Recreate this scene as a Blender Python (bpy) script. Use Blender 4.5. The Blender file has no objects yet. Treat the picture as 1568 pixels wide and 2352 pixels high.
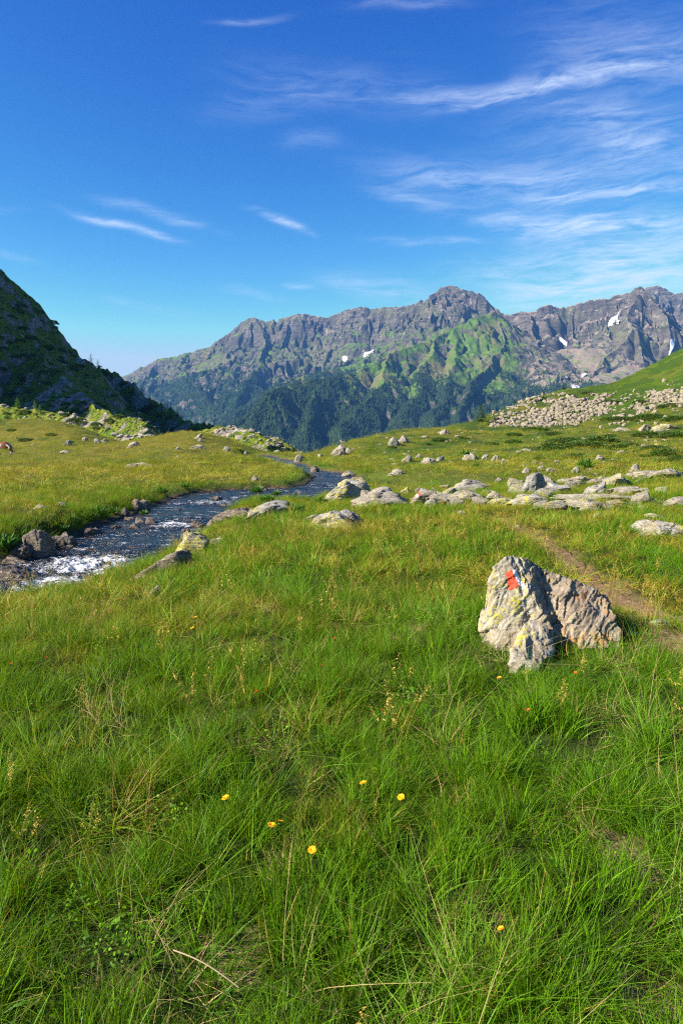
import bpy, bmesh, math, random, time
import numpy as np
from mathutils import Vector, Matrix
from mathutils.bvhtree import BVHTree
T0 = time.time()
rng = np.random.default_rng(7)
random.seed(7)
sc = bpy.context.scene
COL = sc.collection
FPX, CX, CY, HOR = 1568.0, 784.0, 1176.0, 970.0
PITCH = math.atan((CY - HOR) / FPX)
EYE = 1.6
SUN = np.array([-0.93, -0.33, 0.0]); SUN[2] = math.tan(math.radians(32)) * math.hypot(SUN[0], SUN[1]); SUN /= np.linalg.norm(SUN)

# ------------------------------------------------------------------ view geometry
cp, sp = math.cos(PITCH), math.sin(PITCH)
def ray(px, py):
    a = (px - CX) / FPX; b = (CY - py) / FPX
    return np.array([a, cp + b * sp, -sp + b * cp])
def at_y(px, py, Y):
    d = ray(px, py); d = d * (Y / d[1])
    return np.array([d[0], d[1], d[2] + EYE])
def at_z(px, py, z):
    d = ray(px, py); k = (z - EYE) / d[2]
    return np.array([d[0] * k, d[1] * k, z])
def ang(px, py):
    d = ray(px, py); d /= np.linalg.norm(d)
    return math.atan2(d[0], d[1]), math.asin(d[2])

# ------------------------------------------------------------------ noise
_P = np.random.default_rng(3).permutation(4096).astype(np.int64)
_GA = np.random.default_rng(4).uniform(0, 2 * np.pi, 4096)
_GX, _GY = np.cos(_GA), np.sin(_GA)
_G3 = np.random.default_rng(5).normal(size=(4096, 3)); _G3 /= np.linalg.norm(_G3, axis=1)[:, None]
def _h2(i, j, s): return _P[(_P[(i + s * 131) & 4095] + j) & 4095]
def pn(x, y, s=0):
    x = np.asarray(x, float); y = np.asarray(y, float)
    i = np.floor(x).astype(np.int64); j = np.floor(y).astype(np.int64)
    fx, fy = x - i, y - j
    u = fx * fx * fx * (fx * (fx * 6 - 15) + 10); v = fy * fy * fy * (fy * (fy * 6 - 15) + 10)
    def g(a, b):
        h = _h2(i + a, j + b, s)
        return _GX[h] * (fx - a) + _GY[h] * (fy - b)
    n0 = g(0, 0) * (1 - u) + g(1, 0) * u
    n1 = g(0, 1) * (1 - u) + g(1, 1) * u
    return (n0 * (1 - v) + n1 * v) * 1.5
def pn3(p, s=0):
    i = np.floor(p).astype(np.int64); f = p - i
    w = f * f * f * (f * (f * 6 - 15) + 10)
    out = 0
    for a in (0, 1):
        for b in (0, 1):
            for c in (0, 1):
                h = _P[(_P[(_P[(i[..., 0] + a + s * 57) & 4095] + i[..., 1] + b) & 4095] + i[..., 2] + c) & 4095]
                g = _G3[h]
                dt = g[..., 0] * (f[..., 0] - a) + g[..., 1] * (f[..., 1] - b) + g[..., 2] * (f[..., 2] - c)
                out = out + dt * (w[..., 0] if a else 1 - w[..., 0]) * (w[..., 1] if b else 1 - w[..., 1]) * (w[..., 2] if c else 1 - w[..., 2])
    return out * 1.5
def fbm(x, y, o=4, s=0, g=0.5):
    t = 0; a = 1.0
    for k in range(o):
        t = t + a * pn(x * 2 ** k, y * 2 ** k, s + k * 7); a *= g
    return t
def ridged(x, y, o=4, s=0, g=0.5):
    t = 0; a = 1.0
    for k in range(o):
        t = t + a * (1 - 2 * np.abs(pn(x * 2 ** k, y * 2 ** k, s + k * 7))); a *= g
    return t
def fbm3(p, o=4, s=0, g=0.5):
    t = 0; a = 1.0
    for k in range(o):
        t = t + a * pn3(p * 2.0 ** k, s + k * 5); a *= g
    return t
def chips(P, s, seed=0, off=.5, tilt=.5):
    Q = P * s; ci = np.floor(Q).astype(np.int64); best = np.full(len(Q), 9e9); out = np.zeros(len(Q))
    for a in (-1, 0, 1):
        for b in (-1, 0, 1):
            for c in (-1, 0, 1):
                k = ci + np.array([a, b, c])
                h = _P[(_P[(_P[(k[:, 0] + seed * 71) & 4095] + k[:, 1]) & 4095] + k[:, 2]) & 4095]
                g = _G3[h]; g2 = _G3[(h * 7 + 13) & 4095]
                d = Q - (k + .5 + .55 * g); r2 = (d * d).sum(1); m = r2 < best
                v = off * g2[:, 0] + tilt * (d * g2).sum(1)
                out = np.where(m, v, out); best = np.where(m, r2, best)
    return out
def sstep(a, b, x):
    t = np.clip((np.asarray(x, float) - a) / (b - a), 0, 1); return t * t * (3 - 2 * t)

# ------------------------------------------------------------------ object helpers
def mesh_np(name, V, F, smooth=True):
    V = np.asarray(V, np.float32); me = bpy.data.meshes.new(name)
    me.vertices.add(len(V)); me.vertices.foreach_set('co', V.ravel())
    Fs = F if isinstance(F, (list, tuple)) else [F]
    Fs = [np.asarray(f, np.int32) for f in Fs if len(f)]
    if Fs:
        nl = sum(f.size for f in Fs); npoly = sum(len(f) for f in Fs)
        me.loops.add(nl); me.polygons.add(npoly)
        me.loops.foreach_set('vertex_index', np.concatenate([f.ravel() for f in Fs]))
        tot = np.concatenate([np.full(len(f), f.shape[1], np.int32) for f in Fs])
        st = np.concatenate([[0], np.cumsum(tot)[:-1]]).astype(np.int32)
        me.polygons.foreach_set('loop_start', st); me.polygons.foreach_set('loop_total', tot)
        me.polygons.foreach_set('use_smooth', np.full(npoly, smooth))
    me.update(calc_edges=True); me.validate(verbose=False)
    return me
def obj(name, me, mat=None, parent=None, loc=None):
    o = bpy.data.objects.new(name, me); COL.objects.link(o)
    if mat is not None:
        me.materials.clear(); me.materials.append(mat)
    if parent is not None: o.parent = parent
    if loc is not None: o.location = [float(v) for v in loc]
    return o
def tag(o, label=None, cat=None, group=None, kind=None):
    if label: o['label'] = label
    if cat: o['category'] = cat
    if group: o['group'] = group
    if kind: o['kind'] = kind
    return o
def empty(name, loc=(0, 0, 0), rz=0.0):
    o = bpy.data.objects.new(name, None); COL.objects.link(o)
    o.location = [float(v) for v in loc]; o.rotation_euler = (0, 0, rz); o.empty_display_size = 0.1
    return o
def fattr(me, name, arr, typ='FLOAT'):
    a = me.attributes.new(name, typ, 'POINT')
    arr = np.asarray(arr, np.int32 if typ == 'INT' else np.float32)
    key = {'FLOAT': 'value', 'INT': 'value', 'FLOAT_VECTOR': 'vector', 'FLOAT_COLOR': 'color'}[typ]
    a.data.foreach_set(key, arr.ravel())
def grid_faces(n, m, off=0):
    i = np.arange(n - 1)[:, None]; j = np.arange(m - 1)[None, :]
    a = (i * m + j).ravel() + off
    return np.stack([a, a + 1, a + m + 1, a + m], 1)

# ------------------------------------------------------------------ materials
class NT:
    def __init__(s, name, tree=None):
        if tree is None:
            s.mat = bpy.data.materials.new(name); s.mat.use_nodes = True; s.t = s.mat.node_tree
        else: s.mat = None; s.t = tree
        s.t.nodes.clear()
    def n(s, typ, ins=None, **kw):
        nd = s.t.nodes.new(typ)
        for k, v in kw.items(): setattr(nd, k, v)
        for k, v in (ins or {}).items():
            sk = nd.inputs[k]
            if isinstance(v, bpy.types.NodeSocket): s.t.links.new(v, sk)
            elif isinstance(v, bpy.types.Node): s.t.links.new(v.outputs[0], sk)
            else:
                if sk.type == 'RGBA' and len(v) == 3: v = (*v, 1)
                sk.default_value = v
        return nd
    def m(s, op, a, b=0.0, c=0.0, clamp=False):
        return s.n('ShaderNodeMath', {0: a, 1: b, 2: c}, operation=op, use_clamp=clamp).outputs[0]
    def vm(s, op, a, b=None):
        i = {0: a}
        if b is not None: i[1] = b
        return s.n('ShaderNodeVectorMath', i, operation=op).outputs[0]
    def mix(s, f, a, b, bt='MIX'):
        nd = s.n('ShaderNodeMix', data_type='RGBA', blend_type=bt)
        for sk, v in ((nd.inputs[0], f), (nd.inputs[6], a), (nd.inputs[7], b)):
            if isinstance(v, bpy.types.NodeSocket): s.t.links.new(v, sk)
            else:
                if sk.type == 'RGBA' and not hasattr(v, 'links') and len(v) == 3: v = (*v, 1)
                sk.default_value = v
        return nd.outputs[2]
    def noise(s, vec, scale, detail=4, rough=0.55, dist=0.0):
        return s.n('ShaderNodeTexNoise', {'Vector': vec, 'Scale': scale, 'Detail': detail, 'Roughness': rough, 'Distortion': dist}).outputs[0]
    def ramp(s, f, a, b):
        return s.n('ShaderNodeMapRange', {0: f, 1: a, 2: b, 3: 0.0, 4: 1.0}, clamp=True, interpolation_type='SMOOTHSTEP').outputs[0]
    def attr(s, name, typ='GEOMETRY', out='Fac'):
        return s.n('ShaderNodeAttribute', attribute_name=name, attribute_type=typ).outputs[out]
    def bump(s, h, strength=0.5, dist=0.05, normal=None):
        i = {'Height': h, 'Strength': strength, 'Distance': dist}
        if normal is not None: i['Normal'] = normal
        return s.n('ShaderNodeBump', i).outputs[0]
    def out(s, sh, vol=None):
        o = s.n('ShaderNodeOutputMaterial')
        if sh is not None: s.t.links.new(sh, o.inputs['Surface'])
        if vol is not None: s.t.links.new(vol, o.inputs['Volume'])
        return s.mat
    def princ(s, col, rough=0.8, normal=None, spec=0.3, **kw):
        i = {'Base Color': col, 'Roughness': rough, 'Specular IOR Level': spec}
        if normal is not None: i['Normal'] = normal
        i.update(kw)
        return s.n('ShaderNodeBsdfPrincipled', i).outputs[0]

def rock_mat(name, base, pale, dark, lichen=0.5, rust=0.4, wet=0.0, scale=1.0):
    base, pale, dark = [tuple(c * .78 for c in q) for q in (base, pale, dark)]
    N = NT(name)
    tc = N.n('ShaderNodeTexCoord').outputs['Object']
    rnd = N.n('ShaderNodeObjectInfo').outputs['Random']
    off = N.n('ShaderNodeCombineXYZ', {0: N.m('MULTIPLY', rnd, 37.0), 1: N.m('MULTIPLY', rnd, 91.0), 2: 0.0}).outputs[0]
    v = N.vm('ADD', tc, off)
    v = N.n('ShaderNodeVectorMath', {0: v, 'Scale': scale}, operation='SCALE').outputs[0]
    vs = N.n('ShaderNodeMapping', {'Vector': v, 'Rotation': (0.5, 0.35, 0.2), 'Scale': (1.0, 1.0, 4.0)}).outputs[0]
    n1 = N.noise(v, 3.0, 6, 0.62); n2 = N.noise(v, 14.0, 5, 0.65); n3 = N.noise(vs, 6.0, 6, 0.6, 0.6); n4 = N.noise(v, 45.0, 3, 0.7)
    c = N.mix(N.ramp(n1, 0.35, 0.65), base, pale)
    c = N.mix(N.m('MULTIPLY', N.ramp(n3, 0.52, 0.68), 0.65), c, dark)
    c = N.mix(N.m('MULTIPLY', N.ramp(N.noise(v, 5.0, 5, 0.7), 0.58, 0.66), rust), c, (0.30, 0.13, 0.045))
    c = N.mix(N.m('MULTIPLY', N.ramp(n2, 0.56, 0.66), 0.45), c, (0.52, 0.495, 0.43))
    lm = N.m('MULTIPLY', N.ramp(N.noise(v, 2.3, 2, 0.5), 0.56 - 0.16 * lichen, 0.70 - 0.16 * lichen), N.ramp(N.noise(v, 17.0, 4, 0.7), 0.48, 0.56))
    c = N.mix(N.m('MULTIPLY', lm, min(1.0, lichen * 1.3)), c, (0.46, 0.42, 0.06))
    c = N.mix(N.m('MULTIPLY', N.ramp(n4, 0.60, 0.75), 0.45), c, (0.05, 0.045, 0.04))
    crk = N.n('ShaderNodeTexVoronoi', {'Vector': N.vm('ADD', vs, N.n('ShaderNodeVectorMath', {0: N.n('ShaderNodeTexNoise', {'Vector': v, 'Scale': 4.0}).outputs[1], 'Scale': 0.5}, operation='SCALE').outputs[0]), 'Scale': 3.2}, feature='DISTANCE_TO_EDGE').outputs[0]
    cm = N.ramp(crk, 0.0, 0.05)
    c = N.mix(N.m('MULTIPLY', N.m('SUBTRACT', 1.0, cm), 0.35), c, (0.05, 0.045, 0.04))
    h = N.m('ADD', N.m('MULTIPLY', n3, 1.2), N.m('ADD', N.m('MULTIPLY', n2, 0.55), N.m('ADD', N.m('MULTIPLY', n4, 0.22), N.m('MULTIPLY', cm, 0.25))))
    nm = N.bump(h, 0.85, 0.045 / scale)
    return N.out(N.princ(c, 0.9 - 0.6 * wet, nm, 0.25 + 0.4 * wet))
M = {}
M['pale'] = rock_mat('pale_rock', (0.34, 0.295, 0.225), (0.47, 0.42, 0.33), (0.17, 0.155, 0.14), 0.25, 0.3)
M['lichen'] = rock_mat('lichen_rock', (0.34, 0.31, 0.25), (0.50, 0.47, 0.39), (0.15, 0.14, 0.125), 0.95, 0.35)
M['grey'] = rock_mat('grey_rock', (0.27, 0.255, 0.235), (0.42, 0.40, 0.36), (0.11, 0.105, 0.10), 0.45, 0.15)
M['brown'] = rock_mat('brown_rock', (0.20, 0.155, 0.12), (0.30, 0.25, 0.20), (0.09, 0.07, 0.06), 0.12, 0.4)
M['wet'] = rock_mat('wet_rock', (0.085, 0.065, 0.05), (0.16, 0.125, 0.095), (0.03, 0.026, 0.022), 0.0, 0.35, 0.55)
M['stone'] = rock_mat('small_stone', (0.33, 0.285, 0.215), (0.44, 0.39, 0.31), (0.20, 0.175, 0.15), 0.2, 0.3, 0.0, 1.6)
M['talus'] = rock_mat('talus_stone', (0.30, 0.255, 0.185), (0.40, 0.345, 0.26), (0.20, 0.175, 0.145), 0.3, 0.2, 0.0, 1.2)

# ------------------------------------------------------------------ the stream outline
ZW0, ZWK = -0.85, 0.012
def zw(y): return ZW0 - ZWK * (np.asarray(y, float) - 10.0)
def at_water(px, py):
    d = ray(px, py); t = -d[2] / d[1]
    Y = (EYE - ZW0 - ZWK * 10) / (t - ZWK)
    return np.array([d[0] / d[1] * Y, Y])
far_bank = [(-400, 1350), (-250, 1330), (-100, 1310), (0, 1297), (65, 1288), (108, 1266), (150, 1244), (173, 1231), (225, 1206), (266, 1193), (299, 1181), (345, 1164), (378, 1153), (410, 1141), (443, 1131), (502, 1128), (566, 1124), (614, 1123), (671, 1121), (700, 1112), (722, 1101), (716, 1093), (681, 1080), (652, 1070), (634, 1063)]
near_bank = [(645, 1054.5), (664, 1057), (690, 1064), (712, 1073), (735, 1081), (774, 1084), (800, 1090), (822, 1098), (852, 1103), (882, 1109), (862, 1114), (810, 1119), (775, 1133), (745, 1148), (700, 1160), (650, 1158), (600, 1152), (560, 1160), (525, 1178), (495, 1210), (470, 1228), (410, 1265), (350, 1296), (288, 1325), (216, 1348), (144, 1376), (0, 1392), (-250, 1410), (-400, 1425)]
FB = np.array([at_water(*p) for p in far_bank]); NB = np.array([at_water(*p) for p in near_bank])
tail = np.array([[FB[-1, 0] - 6, FB[-1, 1] + 14], [FB[-1, 0] - 2, FB[-1, 1] + 16]])
POLY = np.vstack([FB, tail, NB])
def smooth_poly(P, it=1):
    for _ in range(it):
        Q = np.roll(P, -1, 0); P = np.stack([P * .75 + Q * .25, P * .25 + Q * .75], 1).reshape(-1, 2)
    return P
POLY = smooth_poly(POLY, 2)
def poly_sd(x, y, P=POLY):                      # negative inside
    x = np.asarray(x, float); y = np.asarray(y, float)
    d2 = np.full(x.shape, 1e18); ins = np.zeros(x.shape, bool)
    Q = np.roll(P, -1, 0)
    for (ax, ay), (bx, by) in zip(P, Q):
        ex, ey = bx - ax, by - ay
        t = np.clip(((x - ax) * ex + (y - ay) * ey) / (ex * ex + ey * ey + 1e-12), 0, 1)
        d2 = np.minimum(d2, (x - ax - t * ex) ** 2 + (y - ay - t * ey) ** 2)
        c = ((ay > y) != (by > y))
        with np.errstate(divide='ignore', invalid='ignore'):
            xi = ex * (y - ay) / (ey if abs(ey) > 1e-12 else 1e-12) + ax
        ins ^= c & (x < xi)
    d = np.sqrt(d2); return np.where(ins, -d, d)
def sd_box(x, y):
    x = np.asarray(x, float); y = np.asarray(y, float)
    out = np.full(x.shape, 50.0)
    m = (x > POLY[:, 0].min() - 3) & (x < POLY[:, 0].max() + 3) & (y > POLY[:, 1].min() - 3) & (y < POLY[:, 1].max() + 3)
    if m.any():
        xm, ym = x[m], y[m]
        wob = 0.10 * pn(xm / 0.9, ym / 0.9, 5) + 0.05 * pn(xm / 0.3, ym / 0.3, 6)
        out[m] = poly_sd(xm, ym) + wob * np.clip(ym / 15, 0.6, 2.0)
    return out
def line_dist(x, y, P):
    x = np.asarray(x, float); d2 = np.full(x.shape, 1e18)
    for (ax, ay), (bx, by) in zip(P[:-1], P[1:]):
        ex, ey = bx - ax, by - ay
        t = np.clip(((x - ax) * ex + (y - ay) * ey) / (ex * ex + ey * ey), 0, 1)
        d2 = np.minimum(d2, (x - ax - t * ex) ** 2 + (y - ay - t * ey) ** 2)
    return np.sqrt(d2)

# ------------------------------------------------------------------ ground control points
ctl = []
def cY(px, py, Y): ctl.append(at_y(px, py, Y))
def cZ(px, py, z): ctl.append(at_z(px, py, z))
for th in np.radians([-45, -30, -15, 0, 15, 30, 45]):
    for r in (0.4, 1.5, 3.5): ctl.append(np.array([r * math.sin(th), r * math.cos(th), 0.0]))
for a in [(600, 1500, 0), (1000, 1500, 0), (1400, 1480, .02), (1700, 1480, .05), (200, 1480, -.02), (-150, 1500, -.05), (784, 1340, 0), (1200, 1340, 0), (1568, 1330, .03), (1750, 1330, .05), (450, 1400, -.05),
          (784, 1230, -.08), (1100, 1230, -.05), (1400, 1230, 0), (1650, 1230, .05), (600, 1250, -.15), (480, 1290, -.25), (380, 1345, -.22), (300, 1368, -.2), (180, 1388, -.22), (0, 1398, -.25), (-200, 1410, -.25)]: cZ(*a)
for a in [(860, 1160, -.35), (1000, 1165, -.25), (1150, 1165, -.2), (1300, 1165, -.15), (1450, 1165, -.1), (1650, 1165, -.05), (740, 1185, -.35), (620, 1190, -.45), (545, 1215, -.45),
          (900, 1125, -.75), (1000, 1110, -.7), (1150, 1095, -.65), (1300, 1095, -.5), (1450, 1100, -.3), (1650, 1100, -.2)]: cZ(*a)
for a in [(900, 1085, 32), (1000, 1080, 34), (1150, 1070, 36), (1300, 1065, 36), (1450, 1060, 35), (1650, 1055, 33),
          (820, 1065, 46), (900, 1050, 50), (1000, 1045, 52), (1150, 1035, 54), (1300, 1030, 52), (1450, 1025, 50), (1650, 1020, 48),
          (740, 1052, 60), (770, 1025, 68), (830, 1010, 72), (900, 1015, 68), (1000, 1010, 70), (1150, 1005, 72), (1300, 1000, 70), (1450, 995, 68), (1650, 985, 62),
          (900, 991, 84), (1000, 986, 92), (1150, 984, 90), (1300, 982, 86), (1450, 975, 80), (1650, 950, 72),
          (1050, 976, 104), (1100, 967, 110), (1150, 940, 118), (1200, 921, 128), (1300, 893, 142), (1400, 882, 150), (1470, 850, 152), (1568, 800, 150), (1700, 730, 150), (1850, 660, 150),
          (1200, 955, 104), (1300, 945, 108), (1400, 932, 112), (1500, 915, 112), (1568, 895, 108), (1700, 860, 105),
          (1350, 915, 125), (1470, 885, 130), (1568, 850, 130),
          (690, 1052, 58), (690, 1048, 66), (660, 1051, 66)]: cY(*a)
for a in [(0, 1215, -.40), (-250, 1250, -.4), (-250, 1180, -.5), (150, 1180, -.45), (300, 1145, -.55), (60, 1255, -.5), (0, 1150, -.6), (-250, 1120, -.8), (200, 1120, -.8), (420, 1105, -.8), (560, 1105, -.85), (650, 1108, -.95), (695, 1100, -1.0), (0, 1090, -1.1), (250, 1080, -1.1), (450, 1075, -1.05), (600, 1080, -1.05)]: cZ(*a)
for a in [(0, 1046, 70), (-250, 1046, 68), (150, 1042, 66), (300, 1048, 56), (450, 1045, 54), (560, 1055, 48), (610, 1065, 46), (620, 1055, 52),
          (0, 1005, 92), (-250, 1000, 90), (120, 1010, 86), (0, 966, 112), (-250, 945, 112), (130, 970, 108), (180, 981, 102), (215, 992, 98), (300, 1019, 86), (340, 1014, 86), (370, 1007, 88), (450, 1000, 88), (510, 1008, 84), (560, 1022, 78), (610, 1042, 68)]: cY(*a)
# land falling away behind the crests
for px, py, Y, dz in [(-250, 945, 112, 6), (0, 966, 112, 6), (130, 970, 108, 6), (215, 992, 98, 5), (300, 1019, 86, 4), (370, 1007, 88, 5), (450, 1000, 88, 5), (560, 1022, 78, 4), (660, 1051, 66, 2.5), (770, 1020, 74, 4), (900, 991, 84, 4), (1000, 986, 92, 4), (1100, 967, 110, 5), (1200, 921, 128, 3), (1300, 893, 142, 3), (1400, 882, 150, 4), (1470, 850, 152, 4), (1568, 800, 150, 3), (1850, 660, 150, 3)]:
    p = at_y(px, py, Y)
    for f, g in ((1.25, 1.0), (1.7, 4.0), (2.6, 9.0)):
        ctl.append(np.array([p[0] * f, p[1] * f, p[2] - dz * g]))
for px, py in far_bank[::2]:
    w = at_water(px, py)
    if w[1] < 62: ctl.append(np.array([w[0], w[1], zw(w[1]) + 0.22]))
for px, py in near_bank[::2]:
    w = at_water(px, py); ctl.append(np.array([w[0], w[1], zw(w[1]) + 0.12]))
ctl = np.array(ctl)
def feat(x, y):
    r = np.sqrt(x * x + y * y) + 1e-6; th = np.arctan2(x, y)
    thc = np.clip(th, -0.62, 0.62)
    return thc * 2.0, np.log(np.clip(r, 0.4, 420)), th
A1, A2, _ = feat(ctl[:, 0], ctl[:, 1])
def _k(r2): return 0.5 * r2 * np.log(r2 + 1e-9)
n = len(ctl); K = _k((A1[:, None] - A1) ** 2 + (A2[:, None] - A2) ** 2) + np.eye(n) * 1.5e-3
Pm = np.stack([np.ones(n), A1, A2], 1)
SY = np.block([[K, Pm], [Pm.T, np.zeros((3, 3))]])
wts = np.linalg.solve(SY, np.concatenate([ctl[:, 2], [0, 0, 0]]))
def base_z(x, y):
    x = np.asarray(x, float); y = np.asarray(y, float); shp = x.shape
    a1, a2, th = feat(x.ravel(), y.ravel()); z = np.empty(a1.size)
    for s in range(0, a1.size, 60000):
        e = slice(s, s + 60000)
        z[e] = _k((a1[e, None] - A1) ** 2 + (a2[e, None] - A2) ** 2) @ wts[:n] + wts[n] + wts[n + 1] * a1[e] + wts[n + 2] * a2[e]
    z *= 1 - sstep(1.0, 2.2, np.abs(th))
    return z.reshape(shp)
PATH = None
def ground_z(x, y, micro=True):
    x = np.asarray(x, float); y = np.asarray(y, float)
    z = base_z(x, y); r = np.hypot(x, y)
    far = sstep(15, 70, r)
    if micro:
        z = z + 0.05 * pn(x / 1.3, y / 1.3, 11) + 0.03 * pn(x / 0.42, y / 0.42, 12) * (1 - far)
        z = z + 0.10 * pn(x / 3.5, y / 3.5, 13) * sstep(5, 20, r) + 0.30 * fbm(x / 9, y / 9, 3, 14) * far
    sd = sd_box(x, y)
    w = zw(y)
    bank = sstep(0.0, 0.55, sd)
    tgt = w + 0.06 + (np.maximum(z, w + 0.22) - w - 0.06) * bank
    z = np.where(sd < 3.0, np.where(sd > 0, tgt * (1 - sstep(1.5, 3, sd)) + z * sstep(1.5, 3, sd), w + 0.06 - 0.45 * sstep(0, 0.5, -sd) ), z)
    if PATH is not None and micro:
        dp = line_dist(x, y, PATH)
        z = z - 0.045 * (1 - sstep(0.1, 0.4, dp))
    return z
YS = np.exp(np.linspace(math.log(1.2), math.log(200), 900))
GRID = None
def bilin(G, a, b):
    n0, n1 = G.shape; a = np.clip(a, 0, n0 - 1.001); b = np.clip(b, 0, n1 - 1.001)
    i = a.astype(int); j = b.astype(int); fa, fb = a - i, b - j
    return (G[i, j] * (1 - fa) + G[i + 1, j] * fa) * (1 - fb) + (G[i, j + 1] * (1 - fa) + G[i + 1, j + 1] * fa) * fb
def ground_f(x, y):
    if GRID is None: return ground_z(x, y)
    x = np.asarray(x, float); y = np.asarray(y, float)
    r = np.log(np.hypot(x, y)); t = np.arctan2(x, y)
    return bilin(GRID, (r - RL0) / RLS, (t + .60) / TLS)
def hit(px, py):
    d = ray(px, py); k = YS / d[1]
    zr = EYE + d[2] * k; zg = np.maximum(ground_f(d[0] * k, YS), zw(YS) - .04)
    b = zr < zg
    if not b.any(): return None
    i = int(np.argmax(b))
    if i == 0: return np.array([d[0] * k[0], YS[0], zg[0]])
    a0, a1 = zr[i - 1] - zg[i - 1], zr[i] - zg[i]; t = a0 / (a0 - a1)
    Y = YS[i - 1] + (YS[i] - YS[i - 1]) * t; k = Y / d[1]
    return np.array([d[0] * k, Y, max(float(ground_f(np.array([d[0] * k]), np.array([Y]))[0]), float(zw(Y)) - .04)])
PATH = np.array([hit(*p)[:2] for p in [(1150, 1190), (1185, 1208), (1240, 1230), (1288, 1258), (1325, 1290), (1370, 1335), (1430, 1372), (1500, 1400), (1568, 1418), (1680, 1445), (1800, 1500)]])
PATH = np.vstack([PATH, [[PATH[-1, 0] + .5, PATH[-1, 1] - .35], [PATH[-1, 0] + 1.2, PATH[-1, 1] - .6], [PATH[-1, 0] + 2.4, PATH[-1, 1] - .9], [PATH[-1, 0] + 4.5, PATH[-1, 1] - 1.6]]])
BARE = [(1545, 1475, .22), (1480, 1990, .13), (1385, 1830, .10), (1040, 2090, .10), (940, 1440, .16), (590, 1400, .1), (1540, 2320, .12), (1430, 1930, .09), (545, 2210, .08)]
BARE = [(hit(a, b)[0], hit(a, b)[1], r) for a, b, r in BARE]

# ------------------------------------------------------------------ ground sheet
th_in = np.linspace(-0.60, 0.60, 720)
th_out = np.radians(np.array([36.5, 39, 42, 46, 52, 60, 70, 82, 95, 110, 125, 140, 155, 170, 180]))
TH = np.concatenate([-th_out[::-1], th_in, th_out])
R = np.exp(np.linspace(math.log(0.35), math.log(420), 640))
tg, rg = np.meshgrid(TH, R, indexing='xy')
gx, gy = rg * np.sin(tg), rg * np.cos(tg)
gz = ground_z(gx, gy)
GRID = gz[:, len(th_out):len(th_out) + 720]; RL0 = math.log(0.35); RLS = (math.log(420) - RL0) / 639; TLS = 1.2 / 719
V = np.stack([gx, gy, gz], -1).reshape(-1, 3)
V = np.vstack([V, [[0, 0, 0]]]); mcols = len(TH)
Fq = grid_faces(len(R), mcols); j = np.arange(mcols - 1)
Ft = np.stack([np.full(mcols - 1, len(V) - 1), j, j + 1], 1)
Fq = Fq[:, ::-1]; Ft = Ft[:, ::-1]
gme = mesh_np('ground', V, [Fq, Ft])
def region_dry(x, y):
    r = np.hypot(x, y); u = x / np.maximum(y, 0.5)
    d = 0.0 + 0.38 * sstep(2.0, 8, r) + 0.16 * sstep(12, 35, r)
    d = d + 0.16 * (1 - sstep(-0.22, -0.02, u)) * sstep(14, 40, r)
    d = d - 0.40 * sstep(0.25, 0.40, u) * sstep(92, 115, r)
    d = d + 0.30 * fbm(x / 2.3, y / 2.3, 3, 21) * (1 - 0.3 * sstep(10, 40, r)) + 0.22 * fbm(x / 14, y / 14, 3, 22) * sstep(15, 50, r)
    d = d - 0.22 * np.exp(-(np.clip(sd_box(x, y), 0, 9) / 0.9) ** 2)
    return np.clip(d, 0.02, 1)
vx, vy = V[:, 0], V[:, 1]
dry = region_dry(vx, vy)
rr = np.hypot(vx, vy)
soil = 1 - sstep(0.08, 0.26, line_dist(vx, vy, PATH) + 0.12 * pn(vx / .3, vy / .3, 31))
for bx, by, br in BARE: soil = np.maximum(soil, 1 - sstep(br * .6, br * 1.5, np.hypot(vx - bx, (vy - by) * .7) + .08 * pn(vx / .12, vy / .12, 32)))
sdv = sd_box(vx, vy)
bed = 1 - sstep(0.0, 0.22, sdv)
shrubm = sstep(0.0, 0.22, fbm(vx / 7, vy / 5, 4, 41)) * sstep(30, 45, rr) * sstep(0.0, 0.1, vx / np.maximum(vy, 1))
shrubm = np.maximum(shrubm, 0.7 * sstep(0.2, 0.4, fbm(vx / 8, vy / 8, 4, 43)) * sstep(70, 90, rr))
fattr(gme, 'dry', dry); fattr(gme, 'under', 1 - sstep(9, 26, rr)); fattr(gme, 'soil', soil); fattr(gme, 'bed', bed); fattr(gme, 'heath', shrubm)  # includes the mask for shade painted into the near ground
N = NT('meadow_ground_surface')
pos = N.n('ShaderNodeNewGeometry').outputs['Position']
n1 = N.noise(pos, 9.0, 6, 0.7); n2 = N.noise(pos, 1.1, 5, 0.6); n3 = N.noise(pos, 40.0, 3, 0.7); n0 = N.noise(pos, 0.35, 5, 0.65)
g = N.mix(N.attr('dry'), (0.055, 0.130, 0.006), (0.25, 0.195, 0.030))
g = N.mix(N.ramp(n0, 0.35, 0.7), N.mix(0.5, g, (0.045, 0.085, 0.012)), g)
g = N.mix(N.ramp(n1, 0.38, 0.58), N.mix(.6, g, (0.03, 0.035, 0.010)), g)
g = N.mix(N.m('MULTIPLY', N.ramp(N.m('ADD', N.attr('heath'), N.m('MULTIPLY', N.m('SUBTRACT', n2, 0.5), 1.2)), 0.4, 0.7), 0.85), g, N.mix(N.ramp(n1, 0.4, 0.6), (0.022, 0.045, 0.008), (0.05, 0.10, 0.012)))
g = N.mix(N.m('MULTIPLY', N.attr('under'), .7), g, (0.022, 0.032, 0.007))  # near ground painted darker as shade between the tufts, over soil and thatch
so = N.mix(N.ramp(n1, 0.35, 0.65), (0.17, 0.115, 0.05), (0.32, 0.235, 0.11))
g = N.mix(N.attr('soil'), g, so)
g = N.mix(N.attr('bed'), g, N.mix(N.ramp(n1, 0.4, 0.6), (0.05, 0.035, 0.02), (0.13, 0.095, 0.06)))
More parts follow.
